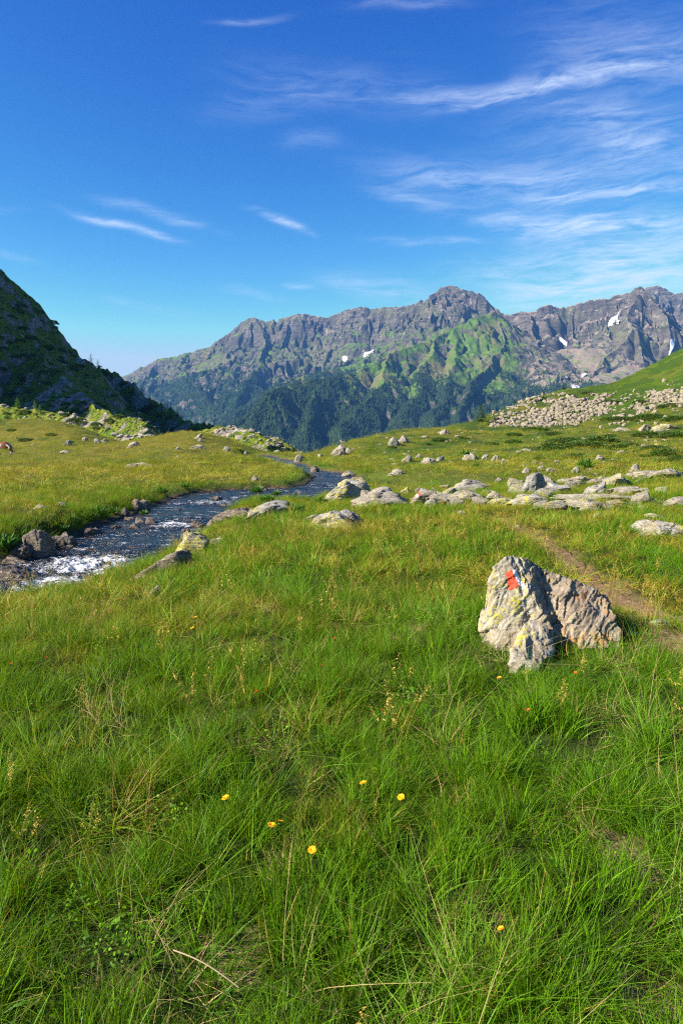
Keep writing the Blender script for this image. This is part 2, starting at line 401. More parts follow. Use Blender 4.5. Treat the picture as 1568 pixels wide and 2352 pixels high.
M['ground'] = N.out(N.princ(g, 0.95, N.bump(N.m('ADD', n1, N.m('MULTIPLY', n3, 0.4)), 0.9, 0.06), 0.1))
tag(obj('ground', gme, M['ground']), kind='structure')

# path sheet
def strip(P, halfw, step, lift, seed):
    seg = np.hypot(*np.diff(P, axis=0).T); L = np.concatenate([[0], np.cumsum(seg)])
    s = np.arange(0, L[-1], step); cx = np.interp(s, L, P[:, 0]); cy = np.interp(s, L, P[:, 1])
    k = np.ones(9) / 9; pad = lambda a: np.convolve(np.pad(a, 4, 'edge'), k, 'valid'); cx, cy = pad(cx), pad(cy)
    tx, ty = np.gradient(cx), np.gradient(cy); l = np.hypot(tx, ty); nx, ny = ty / l, -tx / l
    hw = halfw * (1 + 0.5 * pn(s / .35, s * 0, seed)) * np.clip(s / 1.5, 0.15, 1)
    hw2 = halfw * (1 + 0.5 * pn(s / .35, s * 0 + 5, seed + 1)) * np.clip(s / 1.5, 0.15, 1)
    ts = np.linspace(-1, 1, 17)
    w = np.where(ts[None] < 0, hw[:, None], hw2[:, None]) * ts[None]
    X = cx[:, None] + nx[:, None] * w; Y = cy[:, None] + ny[:, None] * w
    Z = ground_z(X, Y) + lift
    return X, Y, Z, ts
X, Y, Z, ts = strip(PATH, 0.09, 0.025, 0.012, 51)
Z[:, 0] -= .03; Z[:, -1] -= .03
Z += 0.008 * pn(X / .06, Y / .06, 55)
pme = mesh_np('path', np.stack([X, Y, Z], -1).reshape(-1, 3), grid_faces(*X.shape))
N = NT('trodden_earth'); pos = N.n('ShaderNodeNewGeometry').outputs['Position']
a = N.noise(pos, 14, 6, .7); b = N.noise(pos, 70, 3, .7)
c = N.mix(N.ramp(a, .35, .65), (0.15, 0.092, 0.05), (0.27, 0.175, 0.10)); c = N.mix(N.ramp(b, .62, .7), c, (0.36, 0.30, 0.2))
M['path'] = N.out(N.princ(c, .95, N.bump(N.m('ADD', a, b), .8, .02), .1))
tag(obj('path', pme, M['path']), kind='structure')

# ------------------------------------------------------------------ water
RAP = [(215, 1300, 1.0, 1.1), (150, 1345, .75, 1.0), (270, 1315, .7, .8), (395, 1208, .55, .9), (300, 1225, .6, .45), (480, 1155, 1.0, .8), (320, 1265, .6, .5), (420, 1195, .5, .7), (670, 1145, .8, .35), (545, 1140, .9, .3), (700, 1068, 2., .4), (760, 1090, 1.5, .3), (210, 1258, .6, .5), (600, 1128, .9, .5), (745, 1118, 1.2, .5), (664, 1061, 2.2, .55), (785, 1093, 1.5, .5), (560, 1142, .8, .5), (830, 1104, 1.2, .4)]
RAP = [(*at_water(a, b), r, s) for a, b, r, s in RAP]
def rapids(x, y):
    f = np.zeros_like(x)
    for rx, ry, r, s in RAP: f = np.maximum(f, s * np.exp(-(((x - rx) / (1.5 * r)) ** 2 + ((y - ry) / (1.3 * r)) ** 2)))
    return f
ys = np.exp(np.linspace(math.log(6.0), math.log(72), 900)); us = np.linspace(-0.95, 0.16, 1000)
wy, wu = np.meshgrid(ys, us, indexing='ij'); wx = wu * wy
sdw = sd_box(wx, wy); rap = rapids(wx, wy)
amp = 0.35 + 1.3 * rap
wv = 0.034 * fbm(wx / .5, wy / .35, 4, 61) + 0.013 * ridged(wx / .16 + .3 * pn(wx, wy, 63), wy / .11, 3, 62)
wz = zw(wy) + wv * amp + 0.05 * rap * ridged(wx / .35, wy / .22, 4, 64) * .5
inside = sdw < 0.16
idx = -np.ones(wx.shape, int); 
Fw = grid_faces(*wx.shape); keep = inside.ravel()[Fw].all(1); Fw = Fw[keep]
used = np.unique(Fw); remap = -np.ones(wx.size, int); remap[used] = np.arange(len(used))
Wv = np.stack([wx, wy, wz], -1).reshape(-1, 3)[used]
wme = mesh_np('water', Wv, remap[Fw][:, ::-1])
foam = np.clip(rap * 1.05 - .36, 0, 1) + 0.46 * sstep(.30, .6, fbm(wx / .8, wy / .25, 4, 66))
foam = foam + 0.25 * np.exp(-((sdw + .05) / .12) ** 2) * sstep(0, .3, pn(wx / .5, wy / .5, 68))
fattr(wme, 'foam', foam.ravel()[used]); fattr(wme, 'shallow', np.exp(-np.clip(-sdw, 0, 9) / .45).ravel()[used])
N = NT('stream_water'); pos = N.n('ShaderNodeNewGeometry').outputs['Position']
mp = N.n('ShaderNodeMapping', {'Vector': pos, 'Rotation': (0, 0, .5), 'Scale': (1.0, 2.2, 1.0)}).outputs[0]
r1 = N.noise(mp, 9, 5, .65, .8); r2 = N.noise(mp, 28, 4, .6, .5); r3 = N.noise(mp, 4.0, 5, .7, .6)
br = N.m('MULTIPLY', N.ramp(N.noise(pos, 2.2, 4, .6), .5, .66), N.m('ADD', 0.35, N.attr('shallow')))
base = N.mix(br, (0.008, 0.014, 0.022), (0.11, 0.062, 0.022))
nm = N.bump(N.m('ADD', r1, N.m('MULTIPLY', r2, .35)), .85, .08)
wsh = N.princ(base, .2, nm, .5, IOR=1.33)
r4 = N.noise(mp, 20, 6, .7, .8)
fm = N.m('ADD', N.attr('foam'), N.m('ADD', N.m('MULTIPLY', N.m('SUBTRACT', r3, .5), 2.4), N.m('MULTIPLY', N.m('SUBTRACT', r4, .5), 2.8)))
fm = N.m('MULTIPLY', N.ramp(fm, .42, .98), .88)
fsh = N.princ((0.62, 0.65, 0.68), .7, N.bump(r2, .6, .04), .3)
mx = N.n('ShaderNodeMixShader', {0: fm, 1: wsh, 2: fsh}).outputs[0]
M['water'] = N.out(mx)
tag(obj('water', wme, M['water']), kind='structure')
print('ground+water', round(time.time() - T0, 1))

# ------------------------------------------------------------------ rocks
def ico(sub):
    bm = bmesh.new(); bmesh.ops.create_icosphere(bm, subdivisions=sub, radius=1.0)
    V = np.array([v.co[:] for v in bm.verts]); F = np.array([[v.index for v in f.verts] for f in bm.faces]); bm.free()
    return V / np.linalg.norm(V, axis=1)[:, None], F
ICO = {s: ico(s) for s in (2, 3, 4, 5, 6)}
def rock_shape(seed, sub, planes=16, rough=0.05, peak=None, pk=0.6, flat=False, wob=.5):
    r = np.random.default_rng(seed); D, F = ICO[sub]
    rad = np.zeros(len(D))
    for lobe in range(3 if sub >= 4 else 1):
        ax6 = np.array([[1, 0, 0], [-1, 0, 0], [0, 1, 0], [0, -1, 0], [0, 0, 1], [0, 0, -1.]]) + r.normal(0, .30, (6, 3))
        nrm = np.vstack([ax6, r.normal(size=(planes - 6, 3))]); nrm /= np.linalg.norm(nrm, axis=1)[:, None]
        h = np.concatenate([r.uniform(.50, .78, 6), r.uniform(.60, .98, planes - 6)])
        if sub >= 4: h = np.maximum(h * .86 + nrm @ (r.normal(size=3) * [.30, .22, .10]), .18)
        dn = D @ nrm.T; rad = np.maximum(rad, np.where(dn > .05, h / np.maximum(dn, .05), 9).min(1))
    rad = np.minimum(rad, 1.5)
    P = D * rad[:, None]
    st = np.array([[.9, .3, .1], [-.2, .9, .3], [.1, -.3, 3.2]])
    o = r.uniform(-50, 50, 3)
    disp = rough * ((1.1 if sub >= 4 else 0) * chips(P + o, 2.2, seed % 17, .5, .7) + (.55 if sub >= 5 else 0) * chips(P @ st.T * .8 + o, 4.0, seed % 13, .5, .8)) + rough * .6 * (fbm3(P * 1.6 + o, 4, 3, .55) + .8 * (1 - 2 * np.abs(pn3((P @ st.T) * 1.7 + o, 9))) * .6 + .35 * fbm3((P @ st.T) * 5 + o, 3, 13))
    P = P * (1 + disp)[:, None]
    lo, hi = P.min(0), P.max(0); P = (P - (lo + hi) / 2) / (hi - lo)
    P[:, 2] += .5
    q_ = P[:, 2] * 5 + .4 * pn3(P * 2 + o, 21); P[:, 2] += .045 * (sstep(.25, .75, q_ - np.floor(q_)) - (q_ - np.floor(q_))) if sub >= 4 else 0
    if peak is not None:
        prof = 1 - .8 * pk * np.clip(np.abs(P[:, 0] - peak * .5) / (.5 + abs(peak) * .5), 0, 1) ** 1.5
        P[:, 2] *= prof
        P[:, 2] /= P[:, 2].max()
    return P, F
FOOT = []   # footprints: x, y, rx, ry
def add_rock(px0, px1, py0, py1, kind, label, mat='pale', peak=None, pk=.6, depth=.75, seed=None, sub=None, sink=.22, group=None, name='boulder', base=None, cat=None, rough=.055, planes=16, foot=1.0):
    cx = (px0 + px1) / 2; b = hit(cx, py1 if base is None else base)
    if b is None: print('MISS', label); return None
    dist = b[1] / ray(cx, py1)[1]
    ks_ = .88 if (px0 < 600 and py1 < 1048) else 1.12
    w = (px1 - px0) / FPX * dist * ks_; hgt = (py1 - py0) / FPX * dist * (ks_ if ks_ < 1 else 1.02)
    dp = depth * w if kind != 'slab' else depth * w
    dp = max(dp, hgt * .6)
    hgt = max(hgt - dp * .10 * (1.6 / max(1.6, b[1] * .2)), hgt * .6)
    seed = seed if seed is not None else int(abs(px0 * 7 + py1 * 13)) % 99991
    if sub is None: sub = 6 if (px1 - px0) > 70 else 5 if (px1 - px0) > 32 else 4 if (px1 - px0) > 14 else 3
    if sub == 6: sub = 5
    P, F = rock_shape(seed, sub, planes, rough, peak, pk)
    tot = hgt / (1 - sink)
    P = P * np.array([w * 1.04, dp, tot]); P[:, 2] -= tot * sink
    me = mesh_np(name, P, F)
    o = obj(name, me, M[mat], loc=(b[0], b[1] + dp * .42, b[2]))
    tag(o, label, cat or ('boulder' if name == 'boulder' else 'rock'), group)
    FOOT.append((b[0], b[1] + dp * .42, w * .5 * foot, dp * .5 * foot))
    return o
RK = [
 # x0,x1,y0,y1, kind,label,mat,peak,pk
 (740, 843, 1098, 1151, 'b', 'big pale slanted boulder on the stream bank, rising to the right', 'lichen', .75, .8),
 (811, 934, 1118, 1163, 'b', 'broad pale boulder just right of the slanted one by the stream', 'pale', .25, .5),
 (921, 948, 1117, 1135, 'b', 'rounded lichen-spotted stone between the broad boulder and the waymarked rock', 'lichen', 0, .2),
 (977, 1006, 1146, 1163, 's', 'low yellow-lichened stone at the foot of the waymarked rock', 'lichen', 0, .3),
 (707, 812, 1173, 1214, 'b', 'yellow-lichened boulder sunk in grass in front of the stream bend', 'lichen', .35, .7),
 (765, 838, 1168, 1205, 'b', 'dark jagged block against the right of the yellow-lichened boulder', 'grey', -.1, .6),
 (563, 671, 1149, 1186, 's', 'long low grey outcrop between the stream and the meadow', 'grey', .3, .7),
 (502, 575, 1165, 1196, 's', 'flat brownish tail of bedrock running down to the stream', 'brown', .7, .7),
 (563, 587, 1167, 1187, 'b', 'small pale stone leaning on the left of the long outcrop', 'pale', 0, .4),
 (606, 636, 1168, 1184, 'b', 'small triangular stone in front of the long outcrop', 'pale', .4, .7),
 (695, 737, 1181, 1198, 's', 'pair-like flat stone left of the yellow-lichened boulder', 'pale', .3, .5),
 (485, 521, 1232, 1247, 's', 'small white stone in grass right of the upright stream boulder', 'pale', 0, .4),
 (633, 655, 1192, 1201, 's', 'tiny half-buried pale stone below the long grey outcrop', 'stone', 0, .3),
 (676, 703, 1043, 1061, 'b', 'pale boulder at the far mouth of the stream', 'pale', .2, .6),
 (762, 796, 1022, 1048, 'b', 'tall pale outcrop on the slope above the far stream', 'pale', .3, .6),
 (791, 808, 1028, 1040, 'b', 'small pale block right of the tall outcrop above the stream', 'stone', 0, .4),
 (892, 918, 1004, 1024, 'b', 'grey block, left of two on the grass crest', 'grey', 0, .4),
 (912, 940, 1000, 1017, 'b', 'pale block, right of two on the grass crest', 'pale', .2, .4),
 (891, 926, 1077, 1091, 's', 'flat pale rock on the far bank above the stream bay', 'pale', .2, .5),
 (921, 945, 1045, 1061, 'b', 'pointed pale rock midway up the right slope', 'pale', .5, .7),
 (953, 969, 1042, 1055, 'b', 'rounded pale stone right of the pointed one on the slope', 'stone', 0, .3),
 (966, 1003, 1049, 1066, 's', 'wide flat slab low on the right slope', 'stone', .2, .4),
 (782, 819, 1082, 1097, 's', 'rocky lip of the far bank over the water', 'stone', 0, .5),
 (1021, 1137, 1099, 1127, 's', 'long whale-backed grey slab topping the boulder line', 'grey', .25, .9),
 (1025, 1122, 1124, 1153, 'b', 'light slab-topped boulder under the whale-backed slab', 'pale', .1, .45),
 (1119, 1169, 1126, 1151, 'b', 'brown-grey sloping block mid boulder line', 'pale', -.4, .6),
 (1126, 1187, 1142, 1163, 'b', 'low cracked block in front of the brown-grey sloping one', 'lichen', .3, .4),
 (1173, 1268, 1130, 1163, 'b', 'heavily lichened broad boulder in the middle of the boulder line', 'lichen', .2, .4),
 (1201, 1252, 1083, 1133, 'b', 'tall dark grey cracked boulder, left half of the standing pair', 'grey', .5, .75),
 (1238, 1284, 1092, 1130, 'b', 'dark grey cracked boulder, right half of the standing pair', 'grey', .1, .4),
 (1237, 1313, 1108, 1134, 's', 'light grey slab leaning at the foot of the standing pair', 'grey', .7, .5),
 (1281, 1371, 1092, 1112, 's', 'long low rock behind the standing pair', 'pale', .2, .4),
 (1335, 1392, 1106, 1138, 'b', 'dark pointed slab leaning up to the right', 'grey', .95, .95),
 (1389, 1484, 1115, 1138, 'b', 'wedge-shaped slab with a shadowed right end', 'pale', .6, .75),
 (1293, 1484, 1132, 1153, 's', 'very long flat pale slab under the pointed slab', 'pale', 0, .25),
 (1338, 1417, 1150, 1173, 's', 'flat pale rock half buried below the very long slab', 'pale', -.4, .5),
 (1400, 1450, 1148, 1161, 's', 'smooth oval stone below the right end of the very long slab', 'pale', 0, .4),
 (1463, 1486, 1159, 1172, 'b', 'small lichened stone alone in grass on the right', 'lichen', 0, .4),
 (1490, 1515, 1144, 1157, 's', 'small flat stone near the right edge', 'pale', 0, .4),
 (1525, 1590, 1140, 1161, 'b', 'pale boulder cut by the right edge of the view', 'pale', .6, .6),
 (1486, 1529, 1178, 1193, 's', 'low stone behind the yellow boulder at right', 'pale', -.1, .4),
 (1480, 1592, 1193, 1230, 'b', 'bright yellow lichened boulder at the right edge', 'lichen', .3, .45),
 (1462, 1496, 1220, 1230, 's', 'flat grey stone at the left foot of the bright yellow boulder', 'grey', 0, .4),
 (1459, 1592, 1074, 1098, 's', 'long pale rock rib running to the right edge', 'pale', .1, .4),
 (1392, 1450, 1096, 1112, 's', 'low pale ledge left of the rock rib', 'pale', .2, .5),
 (1443, 1471, 1065, 1090, 'b', 'upright pinkish block above the rock rib', 'pale', .3, .5),
 (1374, 1398, 1094, 1104, 's', 'small pale stone between the low ledge and the long low rock', 'stone', 0, .4),
 (1065, 1097, 1040, 1056, 'b', 'largest pale stone of the cluster on the mid slope', 'pale', .1, .5),
 (1104, 1126, 1043, 1058, 'b', 'grey stone in the mid-slope cluster right of the largest', 'grey', .2, .5),
 (1129, 1147, 1045, 1061, 'b', 'square pinkish stone in the mid-slope cluster', 'stone', 0, .2),
 (1151, 1164, 1054, 1066, 'b', 'rounded stone at the right end of the mid-slope cluster', 'stone', 0, .3),
 (1003, 1020, 1047, 1060, 'b', 'dark grey stone left of the mid-slope cluster', 'grey', 0, .4),
 (1009, 1030, 984, 998, 'b', 'pale stone on the skyline of the right slope', 'pale', .2, .5),
 (1200, 1216, 1072, 1086, 'b', 'pointed white stone behind the standing pair', 'stone', .2, .6),
 (1234, 1252, 1069, 1080, 'b', 'stone in the patch of rubble behind the standing pair', 'stone', 0, .4),
 (1256, 1276, 1074, 1085, 's', 'flat stone right of the rubble patch behind the standing pair', 'stone', 0, .4),
 (1313, 1335, 1072, 1086, 'b', 'lichened stone amid rubble left of the ferns', 'lichen', 0, .4),
 (1367, 1389, 1045, 1056, 'b', 'lone pale rock halfway up among dark shrubs', 'pale', .1, .5),
 (1405, 1450, 981, 991, 's', 'broad pale slab on the terrace below the talus', 'pale', .1, .5),
 (1470, 1497, 974, 989, 'b', 'pale boulder left of the long terrace slabs', 'pale', .2, .5),
 (1500, 1565, 973, 988, 's', 'long yellowish slabs on the terrace at right', 'lichen', 0, .4),
 (1050, 1072, 1173, 1184, 's', 'small pale stone in grass below the boulder line', 'stone', 0, .4),
 (1364, 1385, 1178, 1187, 's', 'small grey stone in grass below the flat half-buried rock', 'grey', 0, .4),
 (1256, 1292, 1151, 1162, 's', 'low brownish stone right of the lichened broad boulder', 'brown', 0, .4),
 (1180, 1198, 1205, 1212, 's', 'flat stone at the far end of the path', 'stone', 0, .3),
 (1501, 1544, 1421, 1438, 's', 'flat light stone beside the path at the right edge', 'pale', -.2, .5),
 (1438, 1477, 1446, 1462, 's', 'grey stone just right of the big waymarked boulder', 'grey', -.4, .6),
 (401, 475, 1213, 1284, 'b', 'upright yellow-lichened boulder on the near stream bank', 'lichen', .5, .5),
 (284, 425, 1258, 1330, 's', 'long brown bedrock slab sloping into the near stream', 'brown', .85, .85),
 (484, 520, 1233, 1254, 'b', 'rounded lichened stone right of the upright stream boulder', 'lichen', 0, .3),
 (337, 367, 1344, 1372, 'b', 'small white upright stone in the near grass below the stream', 'pale', .6, .7),
 (43, 112, 1213, 1281, 'b', 'large dark brown boulder against the left stream bank', 'brown', .1, .35),
 (108, 173, 1222, 1264, 'b', 'dark wet boulder right of the large one at the left bank', 'wet', .2, .4),
 (20, 65, 1252, 1284, 'b', 'dark boulder in shade left of the large bank boulder', 'wet', .2, .4),
 (5, 58, 1281, 1304, 's', 'low grey rock at the waterline under the left bank', 'brown', -.2, .4),
 (-40, 83, 1301, 1342, 's', 'flat wet slab in the water at the left edge', 'wet', -.4, .6),
 (191, 234, 1211, 1234, 'b', 'russet rock standing in the stream near the left bank', 'brown', -.1, .4),
 (306, 332, 1189, 1206, 'b', 'reddish block, left of the joined pair in mid stream', 'brown', 0, .2),
 (328, 357, 1188, 1209, 'b', 'dark square block, right of the joined pair in mid stream', 'wet', 0, .2),
 (281, 308, 1187, 1198, 's', 'flat pale stone left of the joined pair in mid stream', 'brown', 0, .3),
 (295, 320, 1202, 1217, 'b', 'small dark stone in front of the joined pair in mid stream', 'wet', 0, .5),
 (252, 278, 1205, 1217, 's', 'low dark stone between the russet rock and the joined pair', 'wet', 0, .4),
 (414, 440, 1214, 1227, 'b', 'dark wet stone off the tip of the upright stream boulder', 'wet', 0, .4),
 (436, 474, 1198, 1217, 's', 'wet rock in the channel above the upright stream boulder', 'wet', .2, .4),
 (472, 502, 1193, 1216, 'b', 'brown rock at the near waterline by the green tuft', 'brown', .1, .4),
 (477, 535, 1172, 1200, 's', 'flat tan bedrock shelf at the near waterline', 'brown', .3, .6),
 (481, 508, 1139, 1154, 'b', 'dark rounded rock in the riffle below the left bank', 'wet', 0, .3),
 (502, 522, 1157, 1166, 's', 'small brown stone in the riffle by the near bank', 'brown', 0, .3),
 (286, 318, 1065, 1074, 's', 'flat pale stone, left of two lying in the left meadow', 'stone', 0, .4),
 (309, 344, 1062, 1072, 's', 'flat pale stone, right of two lying in the left meadow', 'pale', -.2, .4),
 (133, 162, 1035, 1042, 's', 'flat stone in the left meadow right of the cow', 'stone', 0, .4),
 (297, 340, 1146, 1173, 'b', 'shaded grey rock set in the far left stream bank', 'brown', -.1, .4),
 (279, 295, 1166, 1182, 'b', 'small dark rock at the corner of the left bank', 'wet', 0, .4),
 (74, 104, 1159, 1172, 's', 'half-hidden stone in grass above the left bank', 'grey', 0, .4),
 (122, 151, 1152, 1164, 's', 'grey stone in grass above the left bank, right of the half-hidden one', 'grey', 0, .4),
 (144, 165, 1009, 1023, 'b', 'grey boulder with a bright top in the left meadow', 'grey', .3, .5),
 (187, 203, 1001, 1013, 'b', 'pale pointed stone under the left meadow crest', 'pale', .3, .6),
 (213, 232, 1005, 1017, 'b', 'dark-sided stone right of the pale pointed one', 'grey', -.3, .5),
 (229, 251, 1006, 1017, 's', 'flat pale stone next to the dark-sided stone', 'pale', .2, .4),
 (286, 325, 1011, 1028, 'b', 'large pale rock on the left meadow crest', 'pale', .2, .6),
 (432, 472, 1019, 1031, 's', 'broad flat pale rock on the hump of the left meadow', 'pale', .1, .4),
 (400, 415, 1024, 1034, 'b', 'small grey rock left of the broad flat one', 'grey', .1, .5),
 (451, 470, 1005, 1015, 's', 'grey ledge on the hump crest of the left meadow', 'grey', 0, .4),
 (440, 465, 993, 1008, 's', 'tilted slab sticking up on the hump crest', 'pale', .95, .9),
 (510, 531, 1023, 1037, 'b', 'grey boulder on the right flank of the left meadow', 'grey', .1, .4),
 (559, 570, 1034, 1045, 'b', 'small dark upright stone on the right flank of the left meadow', 'grey', -.2, .6),
 (577, 594, 1092, 1104, 'b', 'pale angular stone in grass over the left bank', 'pale', -.3, .6),
 (136, 163, 1033, 1041, 's', 'low pale stone right of the grazing cow in the left meadow', 'pale', 0, .4),
 (714, 733, 1069, 1086, 'b', 'brown boulder standing in the far stream', 'brown', 0, .3),
]
for r in RK:
    slab = r[4] == 's'
    add_rock(r[0], r[1], r[2], r[3], r[4], r[5], r[6], r[7], r[8], depth=.55 if slab else .7, rough=.11 if slab else .12, planes=14 if slab else 16, name='boulder' if r[1] - r[0] > 30 else 'rock', sink=.38)
# rock with the small waymark
wr = add_rock(948, 1022, 1124, 1160, 'b', 'brownish rock carrying a small red and white waymark on its left end', 'pale', -.1, .35, depth=.7, name='boulder', seed=90)
wr2 = add_rock(952, 979, 1120, 1134, 'b', 'small stone with a red and white paint dab behind the waymarked rock', 'brown', .1, .3, depth=.7, name='rock', seed=31)

def paint(name, colr):
    N = NT(name); tc = N.n('ShaderNodeTexCoord').outputs['Object']
    a = N.noise(tc, 45, 5, .75)
    c = N.mix(N.m('MULTIPLY', N.ramp(a, .62, .72), .65 if colr[1] < .5 else .35), colr, (0.42, 0.38, 0.32))
    return N.out(N.princ(c, .6, N.bump(N.noise(tc, 90, 4, .7), .5, .01), .3))
M['red'] = paint('red_waymark_paint', (0.72, 0.085, 0.035)); M['white'] = paint('white_waymark_paint', (0.80, 0.80, 0.80))
def dab(host, quad, mat, name, seed, res=26, parent=None, lift=.003):
    """paint laid on the rock: points of the quad (px) carried along the view onto the rock's own surface"""
    me = host.data; mw = host.matrix_world if host.matrix_world != Matrix() else Matrix.Translation(host.location)
    mw = Matrix.Translation(host.location)
    vs = [mw @ v.co for v in me.vertices]; bv = BVHTree.FromPolygons(vs, [p.vertices[:] for p in me.polygons])
    q = np.array(quad, float); pts = []; ok = []
    for i in range(res):
        for k in range(res):
            u, v = i / (res - 1), k / (res - 1)
            eu = (u - .5) * (1 + .22 * pn(np.array(v * 5), np.array(seed * 1.0), 2)) + .5
            ev = (v - .5) * (1 + .18 * pn(np.array(u * 5), np.array(seed + 9.0), 3)) + .5
            p = (q[0] * (1 - eu) + q[1] * eu) * (1 - ev) + (q[3] * (1 - eu) + q[2] * eu) * ev
            d = Vector(ray(*p)); h = bv.ray_cast(Vector((0, 0, EYE)), d.normalized())
            if h[0] is None: pts.append((0, 0, 0)); ok.append(False)
            else: pts.append(tuple(h[0] + h[1] * lift - Vector(host.location))); ok.append(True)
    F = grid_faces(res, res); ok = np.array(ok); P = np.array(pts)
    F = F[ok[F].all(1)]
    e = np.max([np.linalg.norm(P[F[:, a]] - P[F[:, (a + 1) % 4]], axis=1) for a in range(4)], 0)
    F = F[e < np.median(e) * 4]
    lab = np.arange(len(P))
    for _ in range(80):
        mn = lab[F].min(1)
        for a in range(4): np.minimum.at(lab, F[:, a], mn)
    l0 = lab[F[:, 0]]; F = F[l0 == np.bincount(l0).argmax()]
    us = np.unique(F); rmp = np.zeros(len(P), int); rmp[us] = np.arange(len(us)); P = P[us]; F = rmp[F]
    o = obj(name, mesh_np(name, P, F), mat, host)
    return o
if wr:
    dab(wr, [(951, 1131), (957, 1129), (961, 1141), (955, 1142)], M['white'], 'white_paint_stripe', 3, 12)
    dab(wr, [(957.2, 1129), (962, 1128), (966, 1139), (961.2, 1141)], M['red'], 'red_paint_stripe', 4, 12)
if wr2:
    dab(wr2, [(966, 1122), (969, 1122), (969, 1129), (966, 1129)], M['white'], 'white_paint_stripe', 5, 8)
    dab(wr2, [(969.2, 1122), (974, 1123), (974, 1129), (969.2, 1129)], M['red'], 'red_paint_stripe', 6, 8)

# ---- the waymarked boulder in front: three fused lumps with a cleft
def hero():
    b = at_z(1270, 1500, 0.0); Y0 = b[1] + .12; 
    def W(px, py, dy): return at_y(px, py, Y0 + dy)
    # lumps given as hulls of points (px, py, dy)
    lumps = [
      [(1101, 1450, .10), (1108, 1400, .12), (1122, 1340, .16), (1134, 1303, .2), (1158, 1278, .22), (1172, 1271, .25), (1196, 1280, .28), (1150, 1495, .02), (1140, 1480, -.02), (1185, 1478, -.03), (1212, 1440, .03), (1200, 1380, .09), (1186, 1320, .16), (1225, 1390, .10), (1245, 1450, .06), (1125, 1480, .5), (1160, 1330, .5), (1240, 1340, .4), (1222, 1298, .34), (1260, 1500, .35), (1110, 1500, .1), (1200, 1520, -.04)],
      [(1190, 1281, .27), (1217, 1285, .34), (1236, 1300, .36), (1256, 1318, .38), (1275, 1338, .34), (1240, 1400, .05), (1270, 1440, .0), (1268, 1505, -.05), (1215, 1500, .0), (1200, 1330, .14), (1275, 1330, .5), (1290, 1500, .5)],
      [(1240, 1306, .34), (1262, 1322, .34), (1297, 1329, .34), (1330, 1338, .30), (1384, 1364, .22), (1398, 1398, .16), (1412, 1425, .10), (1430, 1455, .04), (1422, 1496, -.04), (1350, 1507, -.06), (1262, 1507, .0), (1250, 1430, .08), (1300, 1420, .08), (1350, 1400, .10), (1280, 1370, .20), (1390, 1520, .5), (1300, 1400, .6), (1270, 1500, .5), (1380, 1400, .5)],
      [(1206, 1424, -.06), (1228, 1416, -.04), (1258, 1440, -.10), (1276, 1485, -.22), (1242, 1528, -.40), (1207, 1550, -.50), (1170, 1524, -.42), (1176, 1490, -.32), (1196, 1450, -.16), (1260, 1520, .1), (1200, 1500, .1)],
    ]
    bm = bmesh.new()
    for L in lumps:
        vs = [bm.verts.new(W(*p)) for p in L]
        for p in L[::3]:
            pass
        # carry the lump into the ground
        lowest = sorted(L, key=lambda q: -q[1])[:5]
        vs += [bm.verts.new(W(q[0], q[1], q[2]) * np.array([1, 1, 0]) + np.array([0, 0, -.12])) for q in lowest]
        bmesh.ops.convex_hull(bm, input=vs)
    loose = [v for v in bm.verts if not v.link_faces]; bmesh.ops.delete(bm, geom=loose, context='VERTS')
    me = bpy.data.meshes.new('tmp'); bm.to_mesh(me); bm.free()
    o = bpy.data.objects.new('tmp', me); COL.objects.link(o)
    rm = o.modifiers.new('r', 'REMESH'); rm.mode = 'VOXEL'; rm.voxel_size = .0065
    sm = o.modifiers.new('s', 'SMOOTH'); sm.factor = .5; sm.iterations = 1
    dg = bpy.context.evaluated_depsgraph_get(); dg.update()
    m2 = bpy.data.meshes.new_from_object(o.evaluated_get(dg))
    bpy.data.objects.remove(o)
    n_ = len(m2.vertices); P = np.empty(n_ * 3); m2.vertices.foreach_get('co', P); P = P.reshape(-1, 3)
    Nn = np.empty(n_ * 3); m2.vertices.foreach_get('normal', Nn); Nn = Nn.reshape(-1, 3)
    loc = np.array([at_z(1265, 1500, 0)[0], Y0 + .1, 0]); P = P - loc
    # strata dipping to the lower right
    ca, sa = math.cos(-.95), math.sin(-.95)
    sx = P[:, 0] * ca - P[:, 2] * sa; sz = P[:, 0] * sa + P[:, 2] * ca
    Q = np.stack([sx * 1.6, P[:, 1] * 3.0, sz * 20], 1)
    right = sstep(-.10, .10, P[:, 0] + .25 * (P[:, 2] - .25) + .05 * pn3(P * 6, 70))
    wv_ = P + .03 * np.stack([pn3(P * 7, 31), pn3(P * 7, 32), pn3(P * 7, 33)], 1)
    wx_ = wv_[:, 0] * ca - wv_[:, 2] * sa; wz_ = wv_[:, 0] * sa + wv_[:, 2] * ca; SL_ = np.stack([wx_ * .55, wv_[:, 1] * .8, wz_ * 2.2], 1)
    big = .006 * fbm3(P * 5 + 4, 3, 71) + .022 * chips(wv_ * np.array([1, 1, .7]), 5.0, 3, .3, .95) + (.010 + .008 * right) * chips(SL_, 9, 5, .35, .95) + (.004 + .005 * right) * chips(SL_ * [1, 1, .8], 24, 8, .4, .9)
    lay = 0; pit = 0
    fine = .0030 * fbm3(P * 50, 3, 75)
    crack = -.014 * np.exp(-((P[:, 0] - .02 - .35 * (.35 - P[:, 2]) + .03 * pn3(P * 9, 77)) / .012) ** 2) * (P[:, 1] < .15)
    crack2 = -.010 * np.exp(-((P[:, 0] + .12 - .25 * (.5 - P[:, 2]) + .03 * pn3(P * 8, 78)) / .010) ** 2) * (P[:, 2] > .25)
    # hollow at the foot of the right lump
    hol = -.05 * np.exp(-(((P[:, 0] - .10) / .05) ** 2 + ((P[:, 2] - .16) / .035) ** 2)) * (P[:, 1] < .1)
